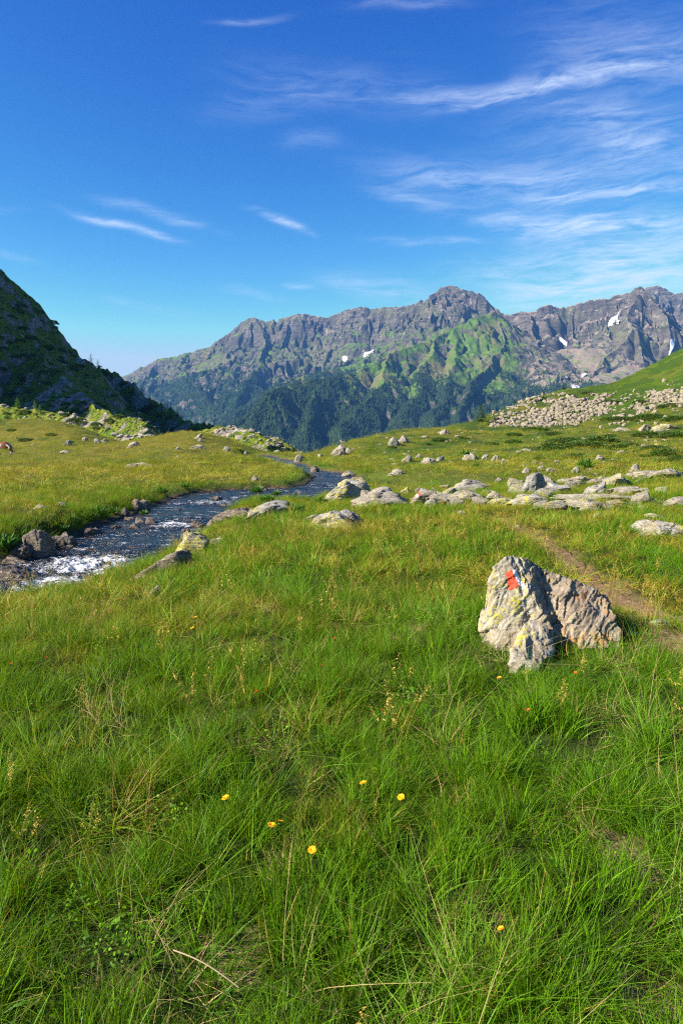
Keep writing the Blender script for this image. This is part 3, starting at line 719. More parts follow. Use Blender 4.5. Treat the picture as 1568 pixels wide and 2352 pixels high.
    P = P + Nn * (big + lay + pit + fine + crack + crack2 + hol)[:, None]
    m2.vertices.foreach_set('co', P.ravel()); m2.update()
    m2.polygons.foreach_set('use_smooth', np.ones(len(m2.polygons), bool))
    fattr(m2, 'right', right)
    return m2, loc
hm, hloc = hero()
N = NT('waymarked_rock_surface')
tc = N.n('ShaderNodeTexCoord').outputs['Object']
st = N.n('ShaderNodeMapping', {'Vector': tc, 'Rotation': (0, .95, 0), 'Scale': (1, 1, 5)}).outputs[0]
rt = N.attr('right')
a = N.noise(tc, 5, 6, .65); b = N.noise(tc, 22, 5, .7); c_ = N.noise(st, 9, 6, .65, .6); d_ = N.noise(tc, 70, 3, .7)
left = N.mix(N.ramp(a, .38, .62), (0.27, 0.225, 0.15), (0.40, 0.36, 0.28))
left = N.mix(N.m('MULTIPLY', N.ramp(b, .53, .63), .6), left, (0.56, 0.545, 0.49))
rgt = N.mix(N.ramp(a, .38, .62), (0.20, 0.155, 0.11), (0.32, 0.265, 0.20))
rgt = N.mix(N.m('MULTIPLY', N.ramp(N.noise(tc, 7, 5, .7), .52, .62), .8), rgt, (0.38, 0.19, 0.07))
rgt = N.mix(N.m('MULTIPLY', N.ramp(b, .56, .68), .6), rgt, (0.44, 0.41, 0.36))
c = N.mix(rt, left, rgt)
c = N.mix(N.m('MULTIPLY', N.ramp(c_, .54, .68), .6), c, (0.12, 0.105, 0.09))
lm = N.m('MULTIPLY', N.ramp(N.noise(tc, 4.5, 3, .6), .46, .6), N.ramp(N.noise(tc, 30, 4, .75), .49, .56))
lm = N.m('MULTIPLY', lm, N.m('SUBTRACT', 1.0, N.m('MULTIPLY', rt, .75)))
c = N.mix(lm, c, (0.50, 0.44, 0.05))
c = N.mix(N.m('MULTIPLY', N.ramp(N.noise(tc, 11, 4, .7), .60, .7), .6), c, (0.34, 0.19, 0.075))
c = N.mix(N.m('MULTIPLY', N.ramp(d_, .58, .72), .5), c, (0.06, 0.055, 0.045))
h = N.m('ADD', N.m('MULTIPLY', c_, 1.0), N.m('ADD', b, N.m('ADD', N.m('MULTIPLY', d_, .7), N.m('MULTIPLY', N.noise(tc, 180, 2, .7), .4))))
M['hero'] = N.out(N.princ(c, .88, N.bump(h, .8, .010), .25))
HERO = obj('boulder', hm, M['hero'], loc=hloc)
tag(HERO, 'craggy lichened boulder in the foreground grass, painted with a large red and white waymark', 'boulder')
dab(HERO, [(1160, 1315), (1174, 1309), (1191, 1346), (1168, 1357)], M['red'], 'red_paint_stripe', 1, 30)
dab(HERO, [(1174.5, 1309), (1184, 1310), (1203, 1351), (1191.5, 1346)], M['white'], 'white_paint_stripe', 2, 26)
FOOT.append((hloc[0] - .22, hloc[1] + .05, .22, .26)); FOOT.append((hloc[0] + .18, hloc[1] + .1, .27, .24)); FOOT.append((hloc[0] - .15, hloc[1] - .42, .15, .22))

# ---- scattered stones sharing a few meshes
SM = []
for k in range(10):
    P, F = rock_shape(500 + k, 3, 12, .07)
    P[:, 2] -= .36
    SM.append(mesh_np('stone', P, F, smooth=False))
def scatter_stones(n_, poly, wr_, mat, label, cat, group, name='stone', flat=.38, seed=1, cond=None):
    r = np.random.default_rng(seed); poly = np.array(poly, float); lo, hi = poly.min(0), poly.max(0); k = 0; tries = 0; out = []
    while k < n_ and tries < n_ * 30:
        tries += 1
        p = r.uniform(lo, hi)
        if poly_sd(np.array([p[0]]), np.array([p[1]]), poly)[0] > 0: continue
        b = hit(*p)
        if b is None or b[1] > 170: continue
        if any(((b[0] - f[0]) / (f[2] + .05)) ** 2 + ((b[1] - f[1]) / (f[3] + .05)) ** 2 < 1 for f in FOOT): continue
        s_ = float(sd_box(np.array([b[0]]), np.array([b[1]]))[0])
        if cond and not cond(b, s_): continue
        w = (wr_[0] + (wr_[1] - wr_[0]) * r.random() ** 2.2) / FPX * b[1]
        me = SM[r.integers(len(SM))]
        me2 = MATMESH.setdefault((me.name, mat), None)
        if me2 is None: me2 = me.copy(); me2.materials.clear(); me2.materials.append(M[mat]); MATMESH[(me.name, mat)] = me2
        o = bpy.data.objects.new(name, me2); COL.objects.link(o)
        o.location = [float(v) for v in b]; o.scale = (w, w * r.uniform(.6, 1), w * r.uniform(flat * .7, flat * 1.4)); o.rotation_euler = (r.normal() * .15, r.normal() * .15, r.uniform(0, 6.28))
        tag(o, label, cat, group); k += 1; out.append(o)
        if w > .15: FOOT.append((b[0], b[1], w * .4, w * .4))
    return out
MATMESH = {}
scatter_stones(104, [(700, 1045), (790, 1005), (900, 992), (1050, 985), (1568, 975), (1568, 1070), (1300, 1090), (900, 1080)], (5, 17), 'stone', 'small pale stone strewn on the grassy right slope', 'stone', 'pale stones strewn over the right slope', seed=11)
scatter_stones(22, [(1180, 1062), (1420, 1062), (1420, 1092), (1190, 1092)], (7, 20), 'stone', 'pale stone in the rubble patch behind the boulder line', 'stone', 'rubble behind the boulder line', seed=12)
scatter_stones(34, [(740, 1150), (940, 1120), (1200, 1105), (1500, 1105), (1540, 1160), (1300, 1172), (1000, 1168)], (10, 48), 'pale', 'angular pale fragment lying among the boulders of the boulder line', 'stone', 'fragments among the boulder line', seed=19, flat=.7)
scatter_stones(26, [(800, 1150), (940, 1120), (1200, 1100), (1560, 1090), (1560, 1165), (1300, 1172), (1000, 1168)], (24, 80), 'lichen', 'low lichened slab lying in the grass of the boulder line', 'slab', 'low slabs of the boulder line', seed=29, flat=.60)
scatter_stones(24, [(0, 985), (130, 980), (300, 1025), (560, 1030), (620, 1090), (300, 1130), (0, 1130)], (4, 12), 'stone', 'small stone lying in the left meadow', 'stone', 'small stones in the left meadow', seed=13)
scatter_stones(18, [(760, 1080), (900, 1100), (900, 1120), (850, 1118), (770, 1095)], (4, 10), 'brown', 'small brown stone along the edge of the stream bay', 'stone', 'stones along the stream bay', seed=14)
scatter_stones(34, [(560, 1126), (680, 1124), (700, 1140), (650, 1150), (560, 1146)], (5, 13), 'brown', 'brown cobble on the gravel bar in the stream', 'stone', 'cobbles of the gravel bar', name='cobble', seed=15, flat=.7)
scatter_stones(62, [(0, 1300), (180, 1235), (420, 1140), (560, 1125), (560, 1150), (470, 1215), (300, 1310), (100, 1360)], (6, 22), 'wet', 'dark wet stone breaking the surface of the stream', 'stone', 'wet stones in the stream bed', seed=16, flat=.55, cond=lambda b, s: s < 0.1)
TAL1 = [(1125, 978), (1129, 948), (1190, 927), (1255, 905), (1290, 910), (1335, 918), (1400, 913), (1412, 926), (1390, 945), (1330, 968), (1280, 982), (1180, 982)]
TAL2 = [(1395, 962), (1450, 937), (1500, 912), (1580, 888), (1580, 928), (1500, 938), (1440, 958)]
scatter_stones(40, TAL1, (8, 17), 'talus', 'large block in the talus field left of the green slope', 'stone', 'large blocks of the talus field', name='talus_block', seed=17, flat=.6)
scatter_stones(18, TAL2, (11, 28), 'talus', 'large slab in the rock band under the green slope', 'stone', 'slabs of the upper rock band', name='talus_block', seed=18, flat=.5)
def talus_mass(n_, poly, wr_, label, seed):
    r = np.random.default_rng(seed); poly = np.array(poly, float); lo, hi = poly.min(0), poly.max(0)
    D, F = ICO[2]; shapes = [rock_shape(900 + k, 2, 9, .05)[0] for k in range(12)]
    p = r.uniform(lo, hi, (n_ * 3, 2)); p = p[poly_sd(p[:, 0], p[:, 1], poly) + 14 * fbm(p[:, 0] / 28, p[:, 1] / 12, 3, 82) < 3 * r.random(len(p))][:n_]
    # carve gaps
    Vs, Fs = [], []; c = 0
    pts = [hit(*q) for q in p[::1]]
    for b in pts:
        if b is None or b[1] > 175: continue
        if fbm(np.array(b[0] / 6), np.array(b[1] / 6), 3, 81) > .22: continue
        w = (wr_[0] + (wr_[1] - wr_[0]) * r.random() ** 2) / FPX * b[1]
        P = shapes[r.integers(12)] * np.array([w, w * r.uniform(.6, 1), w * r.uniform(.4, .9)]); P = P - [0, 0, w * .12]
        a, t = r.uniform(0, 6.28), r.normal() * .35
        Rz = np.array([[math.cos(a), -math.sin(a), 0], [math.sin(a), math.cos(a), 0], [0, 0, 1]]); Rx = np.array([[1, 0, 0], [0, math.cos(t), -math.sin(t)], [0, math.sin(t), math.cos(t)]])
        Vs.append(P @ Rx.T @ Rz.T + b); Fs.append(F + c); c += len(P)
    o = obj('talus', mesh_np('talus', np.vstack(Vs), np.vstack(Fs), False), M['talus'])
    tag(o, label, 'talus', kind='stuff')
talus_mass(2600, TAL1, (2.5, 13), 'field of broken pale stones covering the slope left of the green hillside', 21)
talus_mass(700, TAL2, (3.5, 13), 'band of pale rocks below the green hillside at right', 22)
talus_mass(420, [(1300, 945), (1400, 915), (1500, 885), (1568, 868), (1580, 965), (1450, 975), (1280, 992), (1120, 985)], (2.5, 12), 'loose pale blocks strewn between the talus field and the upper rock band', 23)
print('rocks', round(time.time() - T0, 1))

# ------------------------------------------------------------------ grass
HELP = bpy.data.collections.new('grass_tufts')       # source tufts for the instances (not linked to the scene)
def tuft(name, nb, rad, hmin, hmax, w, segs, lean, seed, mat, coll=HELP, curl=.5):
    r = np.random.default_rng(seed)
    a = r.uniform(0, 6.283, nb); q = rad * np.sqrt(r.random(nb)); bx, by = q * np.cos(a), q * np.sin(a)
    h = r.uniform(hmin, hmax, nb); az = a + r.normal(0, 1.0, nb); ln = lean * np.abs(r.normal(.55, .35, nb))
    fc = r.uniform(0, 6.283, nb); ww = w * r.uniform(.6, 1.25, nb)
    t = np.linspace(0, 1, segs + 1)[None]; T = np.repeat(t, nb, 0)
    cur = curl * r.uniform(.2, 1.0, nb)[:, None]
    out = (ln[:, None] * (T * .35 + .65 * T ** 2)) * h[:, None] * (1 + cur * T)
    up = h[:, None] * (T - .28 * np.minimum(ln[:, None], 1.4) * T ** 2 - .22 * cur * T ** 3)
    X = bx[:, None] + out * np.cos(az)[:, None]; Y = by[:, None] + out * np.sin(az)[:, None]; Z = up - .015
    wd = (ww[:, None] * np.clip(1.0 - T, .06, 1) ** .7) * .5
    dx, dy = np.cos(fc)[:, None] * wd, np.sin(fc)[:, None] * wd
    L = np.stack([X - dx, Y - dy, Z], -1); Rr = np.stack([X + dx, Y + dy, Z], -1)
    V = np.stack([L, Rr], 2).reshape(-1, 3)
    m = segs + 1; b0 = (np.arange(nb) * m * 2)[:, None]; s = (np.arange(segs) * 2)[None]
    f = (b0 + s).ravel(); F = np.stack([f, f + 1, f + 3, f + 2], 1)
    me = mesh_np(name, V, F, True)
    rnd = np.repeat(r.random(nb), m * 2); tt = np.repeat(T.ravel(), 2); r2 = np.repeat(r.random(nb), m * 2)
    fattr(me, 'bc', np.stack([tt, rnd, r2, np.ones_like(rnd)], -1), 'FLOAT_COLOR')
    me.materials.append(mat)
    o = bpy.data.objects.new(name, me); coll.objects.link(o); return o
def grass_material(name, g1, g2, g3, dryc, dryk=1.0):
    N = NT(name)
    bc = N.n('ShaderNodeSeparateColor', {0: N.attr('bc', 'GEOMETRY', 'Color')}).outputs
    dr = N.attr('tint', 'INSTANCER'); t, a, b = bc[0], bc[1], bc[2]
    c = N.mix(a, g1, g2)
    c = N.mix(N.m('MULTIPLY', N.ramp(dr, .25, .9), .75), c, g3)
    isdry = N.ramp(N.m('ADD', b, N.m('MULTIPLY', N.m('SUBTRACT', dr, .35), .55 * dryk)), .79, .86)
    c = N.mix(isdry, c, N.mix(a, dryc, (0.34, 0.17, 0.03)))
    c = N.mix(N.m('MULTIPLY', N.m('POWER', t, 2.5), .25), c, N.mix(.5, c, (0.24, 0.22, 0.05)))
    c = N.mix(N.m('MULTIPLY', N.ramp(t, .28, .0), .6), c, (0.05, 0.052, 0.012))  # roots coloured darker, painting in the shade of gaps low between blades
    df = N.n('ShaderNodeBsdfPrincipled', {'Base Color': c, 'Roughness': .5, 'Specular IOR Level': .16}).outputs[0]
    tr = N.n('ShaderNodeBsdfTranslucent', {0: N.mix(.5, c, (0.42, 0.46, 0.004))}).outputs[0]
    return N.out(N.n('ShaderNodeMixShader', {0: .30, 1: df, 2: tr}).outputs[0])
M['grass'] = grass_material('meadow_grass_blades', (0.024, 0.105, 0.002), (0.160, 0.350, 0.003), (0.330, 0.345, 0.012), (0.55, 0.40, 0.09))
tufts = []
for k in range(6): tufts.append(tuft('tuft_a%d' % k, 34, .045, .10, .25, .0036, 5, .7, 100 + k, M['grass']))         # 0-5 near fine
for k in range(4): tufts.append(tuft('tuft_b%d' % k, 22, .035, .16, .34, (.0042, .0042, .0062, .0075)[k], 6, .75, 120 + k, M['grass'], curl=.8))  # 6-9 long arching
for k in range(5): tufts.append(tuft('tuft_c%d' % k, 44, .12, .12, .27, .0065, 3, .8, 140 + k, M['grass']))          # 10-14 mid
for k in range(4): tufts.append(tuft('tuft_d%d' % k, 46, .30, .14, .30, .018, 2, .8, 160 + k, M['grass']))           # 15-18 far
for k in range(3): tufts.append(tuft('tuft_e%d' % k, 30, .04, .12, .26, .0011, 4, .9, 180 + k, M['grass']))          # 19-21 wiry straw
def extra_tufts():
    for k in range(2):                                   # 24-25 flattened dead thatch
        tufts.append(tuft('tuft_g%d' % k, 30, .07, .05, .15, .003, 3, 2.6, 220 + k, M['thatch']))
    for k in range(2):                                   # 26-27 small broad leaves low in the turf
        r = np.random.default_rng(230 + k); n_ = 26; a = r.uniform(0, 6.283, n_); q = .06 * np.sqrt(r.random(n_)); V = []; A = []
        for i in range(n_):
            c = np.array([q[i] * math.cos(a[i]), q[i] * math.sin(a[i]), r.uniform(.03, .11)]); L = r.uniform(.010, .02); d = np.array([math.cos(a[i]), math.sin(a[i]), r.uniform(-.2, .5)]); s = np.array([-math.sin(a[i]), math.cos(a[i]), 0])
            V += [c, c + d * L * .5 + s * L * .38, c + d * L, c + d * L * .5 - s * L * .38]; rr = r.random(); A += [(.5, rr, .2, 1)] * 4
        me = mesh_np('t', np.array(V), np.arange(n_ * 4).reshape(-1, 4)); fattr(me, 'bc', np.array(A), 'FLOAT_COLOR'); me.materials.append(M['grass'])
        o = bpy.data.objects.new('tuft_h%d' % k, me); HELP.objects.link(o); tufts.append(o)
M['thatch'] = grass_material('dead_thatch', (0.42, 0.31, 0.12), (0.52, 0.40, 0.18), (0.50, 0.38, 0.15), (0.56, 0.42, 0.15))
def seedheads(name, seed):
    r = np.random.default_rng(seed); V, F, A = [], [], []; c = 0
    for b in range(5):
        x, y = r.normal(0, .03, 2); h = r.uniform(.26, .42); az = r.uniform(0, 6.28); ln = r.uniform(.1, .35)
        pts = [np.array([x + math.cos(az) * ln * h * t * t, y + math.sin(az) * ln * h * t * t, h * t]) for t in np.linspace(0, 1, 6)]
        for i, p in enumerate(pts):
            V += [p + [-.0006, 0, 0], p + [.0006, .0004, 0]]; A += [(.5, .2, .99, 1)] * 2
        F += [[c + 2 * i, c + 2 * i + 1, c + 2 * i + 3, c + 2 * i + 2] for i in range(5)]; c += 12
        for q in range(26):
            t = r.uniform(.78, 1.02); p = np.array([x + math.cos(az) * ln * h * t * t, y + math.sin(az) * ln * h * t * t, h * t]) + r.normal(0, .006, 3)
            u = r.normal(size=3) * .0035; v = r.normal(size=3) * .002
            V += [p - u, p + v, p + u, p - v]; A += [(.6, .12, .99, 1)] * 4; F.append([c, c + 1, c + 2, c + 3]); c += 4
    me = mesh_np(name, np.array(V), np.array(F)); fattr(me, 'bc', np.array(A), 'FLOAT_COLOR'); me.materials.append(M['grass'])
    o = bpy.data.objects.new(name, me); HELP.objects.link(o); tufts.append(o)
for k in range(2): seedheads('tuft_f%d' % k, 200 + k)       # 22-23
extra_tufts()

def gn_scatter(name, pts, rot, scl, idx, tint, coll, label, cat):
    me = bpy.data.meshes.new(name); me.vertices.add(len(pts)); me.vertices.foreach_set('co', np.asarray(pts, np.float32).ravel())
    fattr(me, 'rot', rot, 'FLOAT_VECTOR'); fattr(me, 'scl', scl, 'FLOAT_VECTOR'); fattr(me, 'idx', idx, 'INT'); fattr(me, 'tint', tint)
    me.update(); o = obj(name, me)
    ng = bpy.data.node_groups.new(name + '_scatter', 'GeometryNodeTree')
    ng.interface.new_socket('Geometry', in_out='INPUT', socket_type='NodeSocketGeometry'); ng.interface.new_socket('Geometry', in_out='OUTPUT', socket_type='NodeSocketGeometry')
    gi, go = ng.nodes.new('NodeGroupInput'), ng.nodes.new('NodeGroupOutput')
    ip = ng.nodes.new('GeometryNodeInstanceOnPoints'); ci = ng.nodes.new('GeometryNodeCollectionInfo')
    ci.inputs[0].default_value = coll; ci.inputs['Separate Children'].default_value = True; ci.inputs['Reset Children'].default_value = True
    def na(nm, ty):
        x = ng.nodes.new('GeometryNodeInputNamedAttribute'); x.data_type = ty; x.inputs['Name'].default_value = nm; return x.outputs[0]
    L = ng.links.new; L(gi.outputs[0], ip.inputs['Points']); L(ci.outputs[0], ip.inputs['Instance']); ip.inputs['Pick Instance'].default_value = True
    L(na('idx', 'INT'), ip.inputs['Instance Index']); L(na('rot', 'FLOAT_VECTOR'), ip.inputs['Rotation']); L(na('scl', 'FLOAT_VECTOR'), ip.inputs['Scale']); L(ip.outputs[0], go.inputs[0])
    md = o.modifiers.new('scatter', 'NODES'); md.node_group = ng
    return tag(o, label, cat, kind='stuff')

bands = [  # r0, r1, density per m2, indices, size
 (0.75, 3.2, 430, [0, 1, 2, 3, 4, 5, 6, 7, 8, 9, 19, 20, 21], 1.0),
 (3.2, 6.5, 260, [0, 1, 2, 3, 4, 5, 6, 7, 8, 9, 19, 20, 21], 1.0),
 (6.5, 12, 85, [10, 11, 12, 13, 14], .95),
 (12, 24, 38, [10, 11, 12, 13, 14], 1.05),
 (24, 50, 7.5, [15, 16, 17, 18], .85),
 (50, 110, 2.8, [15, 16, 17, 18], 1.0),
 (110, 165, 1.3, [15, 16, 17, 18], 1.3)]
PT, RT, SL, IX, TN = [], [], [], [], []
HE = .62
for r0, r1, den, ids, sz in bands:
    HE = 1.35 if r1 < 4 else 1.15 if r1 < 7 else .95 if r1 < 13 else .75 if r1 < 25 else .66
    area = (r1 * r1 - r0 * r0) * HE; m_ = int(area * den)
    rr_ = np.sqrt(rng.uniform(r0 * r0, r1 * r1, m_)); tt_ = rng.uniform(-HE, HE, m_)
    x, y = rr_ * np.sin(tt_), rr_ * np.cos(tt_)
    keep = np.ones(m_, bool)
    sd = sd_box(x, y); keep &= sd > (0.10 if r1 < 30 else .35)
    dp = line_dist(x, y, PATH) + .10 * pn(x / .3, y / .3, 91)
    keep &= rng.random(m_) < sstep(.03, .24, dp) + .14
    for bx, by, br in BARE: keep &= rng.random(m_) < sstep(br * .4, br * 1.5, np.hypot(x - bx, (y - by) * .7) + .06 * pn(x / .1, y / .1, 92)) + .38
    for fx, fy, fa, fb in FOOT:
        if fy - 3 * fb > r1 or math.hypot(fx, fy) + fa + fb < r0: continue
        keep &= (((x - fx) / max(fa * .92, .02)) ** 2 + ((y - fy) / max(fb * .9, .02)) ** 2) > 1
    if r1 > 40:
        tal = 1.2 - 1.1 * ((poly_sd(x / y * FPX + CX, HOR - (ground_z(x, y, False) - EYE) / y * FPX, np.array(TAL1, float)) < 3) | (poly_sd(x / y * FPX + CX, HOR - (ground_z(x, y, False) - EYE) / y * FPX, np.array(TAL2, float)) < 3))
        keep &= rng.random(m_) < tal
        hm_ = fbm(x / 7, y / 5, 4, 41)
        keep &= ~((hm_ > .10) & (x / y > .05) & (rng.random(m_) < .8))
    tus = fbm(x / .55, y / .42, 3, 93)                        # tussock pattern
    if r1 <= 12: keep &= rng.random(m_) < np.clip(.85 + .7 * tus, .45, 1)
    x, y, tus, dp, sd = x[keep], y[keep], tus[keep], dp[keep], sd[keep]
    k_ = len(x); z = ground_z(x, y)
    # every tuft belongs to its nearest tussock: fans outward from it, shares its colour and height
    cell = .34 if r1 <= 12 else .7 if r1 <= 24 else 1.6
    qx, qy = x / cell, y / cell; ci, cj = np.floor(qx).astype(np.int64), np.floor(qy).astype(np.int64)
    bd = np.full(k_, 9e9); ox = np.zeros(k_); oy = np.zeros(k_); hid = np.zeros(k_, np.int64)
    for a in (-1, 0, 1):
        for b in (-1, 0, 1):
            h = _h2(ci + a, cj + b, 5); px_ = ci + a + .5 + .45 * _GX[h]; py_ = cj + b + .5 + .45 * _GY[h]
            wgt = .75 + .5 * ((h * 37) % 101) / 101.
            d2 = ((qx - px_) ** 2 + (qy - py_) ** 2) * wgt; m = d2 < bd; bd = np.where(m, d2, bd); ox = np.where(m, qx - px_, ox); oy = np.where(m, qy - py_, oy); hid = np.where(m, h, hid)
    rad_ = np.sqrt(bd); hr = ((hid * 53) % 997) / 997.; hr2 = ((hid * 131) % 991) / 991.
    edge = np.exp(-(rad_ / .52) ** 2)
    d = region_dry(x, y) + rng.normal(0, .06, k_) + (.20 + .10 * sstep(3, 8, np.hypot(x, y))) * (hr - .45) * (1.0 if r1 <= 24 else .6) + .30 * (hr > .90) + .35 * (1 - sstep(.2, .6, dp)) - .10 * (hr2 > .8)
    hgt = sz * (.42 + .85 * edge) * (.72 + .55 * hr2) * (1 + .25 * fbm(x / 2.2, y / 2.2, 2, 94)) * rng.uniform(.8, 1.15, k_) * (.35 + .65 * sstep(.1, .6, dp))
    hgt *= (1 - .25 * sstep(.35, .7, d)) * (1 - .18 * sstep(3.5, 9, np.hypot(x, y))) * (1 + .35 * np.exp(-(sd / .7) ** 2))
    hgt = np.clip(hgt * .78, .2, 1.9)
    for fx, fy, fa, fb in FOOT:
        if fa < .1 or math.hypot(fx, fy) > r1 + 2: continue
        front = (np.hypot((x - fx) / (fa + .12), (y - fy) / (fb + .22)) < 1.05) & (y < fy)
        hgt[front] *= .62
    if r0 < 7: hgt *= 1 - .68 * np.exp(-(((x - hloc[0] + .08) / .48) ** 2 + ((y - hloc[1] + .55) / .42) ** 2))
    wa = 6.28 * pn(x / 1.9, y / 1.9, 95) + .4; lx = 1.15 * ox + .22 * np.cos(wa) + .12 * rng.normal(size=k_); ly = 1.15 * oy + .22 * np.sin(wa) + .12 * rng.normal(size=k_)
    tl = np.clip(np.hypot(lx, ly), 0, .95); ph = np.arctan2(ly, lx); gm = rng.uniform(0, 6.28, k_)
    ct, st_, cg, sg, cph, sph = np.cos(tl), np.sin(tl), np.cos(gm), np.sin(gm), np.cos(ph), np.sin(ph)
    ex_ = np.arctan2(st_ * sg, ct); ey_ = np.arcsin(np.clip(st_ * cg, -1, 1)); ez_ = np.arctan2(sph * ct * cg + cph * sg, cph * ct * cg - sph * sg)
    PT.append(np.stack([x, y, z], -1)); RT.append(np.stack([ex_, ey_, ez_], -1))
    wz_ = np.ones(k_)
    SL.append(np.stack([wz_ * rng.uniform(.85, 1.2, k_), wz_ * rng.uniform(.85, 1.2, k_), hgt], -1))
    ids = np.array(ids)
    if r1 <= 6.5:
        pw = np.array([1.0] * 6 + [1.1] * 4 + [.5] * 3); pr = np.repeat(pw[None], k_, 0)
        long_ = sstep(-.1, .4, fbm(x / 1.1, y / 1.1, 2, 96)); pr[:, 6:10] *= (.3 + 1.6 * long_)[:, None]; pr[:, 10:] *= (.3 + 2.2 * sstep(.35, .6, d))[:, None]
        cs = np.cumsum(pr / pr.sum(1, keepdims=True), 1); ch = (rng.random(k_)[:, None] > cs).sum(1)
        ii = ids[np.clip(ch, 0, len(ids) - 1)]; low = (edge < .35) & (rng.random(k_) < .32)
        ii[low] = np.where(rng.random(low.sum()) < .6, rng.integers(24, 26, low.sum()), rng.integers(26, 28, low.sum())); SL[-1][low, 2] = 1.0
        IX.append(ii)
    else: IX.append(ids[rng.integers(len(ids), size=k_)])
    TN.append(d)
m_ = 260; rr_ = np.sqrt(rng.uniform(1.2, 150, m_)); tt_ = rng.uniform(-.5, .5, m_); x, y = rr_ * np.sin(tt_), rr_ * np.cos(tt_)
kp = (sd_box(x, y) > .3) & (fbm(x / .8, y / .8, 2, 97) > -.05); x, y = x[kp], y[kp]
PT.append(np.stack([x, y, ground_z(x, y)], -1)); RT.append(np.stack([x * 0, x * 0, rng.uniform(0, 6.28, len(x))], -1)); SL.append(np.repeat(rng.uniform(.7, 1.1, len(x))[:, None], 3, 1)); IX.append(22 + rng.integers(2, size=len(x))); TN.append(np.full(len(x), .9))
PT, RT, SL, IX, TN = map(np.concatenate, (PT, RT, SL, IX, TN))
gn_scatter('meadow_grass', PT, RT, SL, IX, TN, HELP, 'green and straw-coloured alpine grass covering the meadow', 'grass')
print('grass instances', len(PT), round(time.time() - T0, 1))

# ------------------------------------------------------------------ flowers
def simple(name, col, rough=.6, tr=0.0):
    N = NT(name)
    s = N.princ(col, rough, spec=.3)
    if tr: s = N.n('ShaderNodeMixShader', {0: tr, 1: s, 2: N.n('ShaderNodeBsdfTranslucent', {0: (*col, 1)}).outputs[0]}).outputs[0]
    return N.out(s)
M['petal'] = simple('yellow_petals', (0.95, 0.52, 0.008), .5, .25); M['orange'] = simple('orange_petals', (0.80, 0.16, 0.01), .5, .25)
M['stem'] = simple('flower_stalk', (0.07, 0.11, 0.02)); M['straw'] = simple('dry_straw', (0.50, 0.38, 0.20), .5)
def tube(path, rad, n=6, taper=.6):
    P = np.asarray(path, float); V = []; m = len(P)
    T = np.gradient(P, axis=0); T /= np.linalg.norm(T, axis=1)[:, None]
    for i in range(m):
        a = np.cross(T[i], [.3, .9, .1]); a /= np.linalg.norm(a); b = np.cross(T[i], a); r = rad * (1 - (1 - taper) * i / (m - 1))
        for k in range(n): V.append(P[i] + r * (math.cos(6.2832 * k / n) * a + math.sin(6.2832 * k / n) * b))
    F = [[i * n + k, i * n + (k + 1) % n, (i + 1) * n + (k + 1) % n, (i + 1) * n + k] for i in range(m - 1) for k in range(n)]
    return np.array(V), np.array(F)
def flower_head(nm, seed, R=.0155):
    r = np.random.default_rng(seed); V, F = [], []; c = 0
    for ring, (np_, ln, up) in enumerate([(17, 1.0, .35), (13, .78, .7), (9, .5, 1.1)]):
        for k in range(np_):
            a = 6.283 * (k + r.uniform(-.2, .2)) / np_; L = R * ln * r.uniform(.85, 1.1); w = R * .17
            ca, sa = math.cos(a), math.sin(a)
            for t, ww in ((.08, .5), (.55, 1.0), (1.0, .75)):
                rr_ = L * t; z = .003 + L * up * t * (1 - .25 * t)
                V += [(rr_ * ca - sa * w * ww, rr_ * sa + ca * w * ww, z), (rr_ * ca + sa * w * ww, rr_ * sa - ca * w * ww, z)]
            F += [[c, c + 1, c + 3, c + 2], [c + 2, c + 3, c + 5, c + 4]]; c += 6
    return mesh_np(nm, np.array(V), np.array(F))
def bud_cup(nm, R=.005):
    P = np.array([[0, 0, -.009], [0, 0, -.005], [0, 0, 0], [0, 0, .005]]); V, F = tube(P, 1.0, 8, 1.0)
    rads = np.repeat([.0015, .0048, .0055, .0045], 8); V[:, :2] *= rads[:, None]
    return mesh_np(nm, V, F)
HEADS = {('petal', k): flower_head('flower_head', 300 + k) for k in range(3)}; HEADS.update({('orange', k): flower_head('flower_head', 310 + k, .010) for k in range(2)})
CUP = bud_cup('bud_cup')
FL = [(834, 1803, 'petal', 'yellow hawkbit, left of the two blooms near the middle of the meadow'),
 (921, 1835, 'petal', 'yellow hawkbit, right and lower of the two blooms near the middle of the meadow'),
 (624, 1900, 'petal', 'yellow hawkbit, left one of a touching pair'),
 (643, 1892, 'petal', 'yellow hawkbit, right one of a touching pair'),
 (717, 1957, 'petal', 'yellow hawkbit standing alone below the touching pair'),
 (519, 1837, 'petal', 'half-open yellow hawkbit above and left of the touching pair'),
 (449, 1420, 'petal', 'small yellow flower, upper one below the white stone by the stream'),
 (443, 1445, 'petal', 'small yellow flower, lower one below the white stone by the stream'),
 (768, 1468, 'orange', 'small orange flower in the dry tussocks of the middle meadow'),
 (921, 1530, 'orange', 'small orange-yellow flower left of the painted boulder'),
 (737, 1530, 'orange', 'small orange flower in the middle meadow below the dry tussocks'),
 (878, 1635, 'orange', 'tiny orange flower above the two central yellow blooms'),
 (1212, 1633, 'orange', 'orange flower below the toe of the painted boulder'),
 (1150, 2138, 'petal', 'yellow flower head low in the shaded grass near the bottom right'),
 (587, 1590, 'orange', 'tiny orange flower in the left middle meadow'),
 (25, 1527, 'orange', 'orange flower at the left edge, outer one'),
 (107, 1512, 'orange', 'orange flower at the left edge, inner one'),
 (1146, 1560, 'petal', 'yellow flower just left of the boulder toe'),
 (1320, 1547, 'orange', 'small orange-yellow flower below the right half of the painted boulder')]
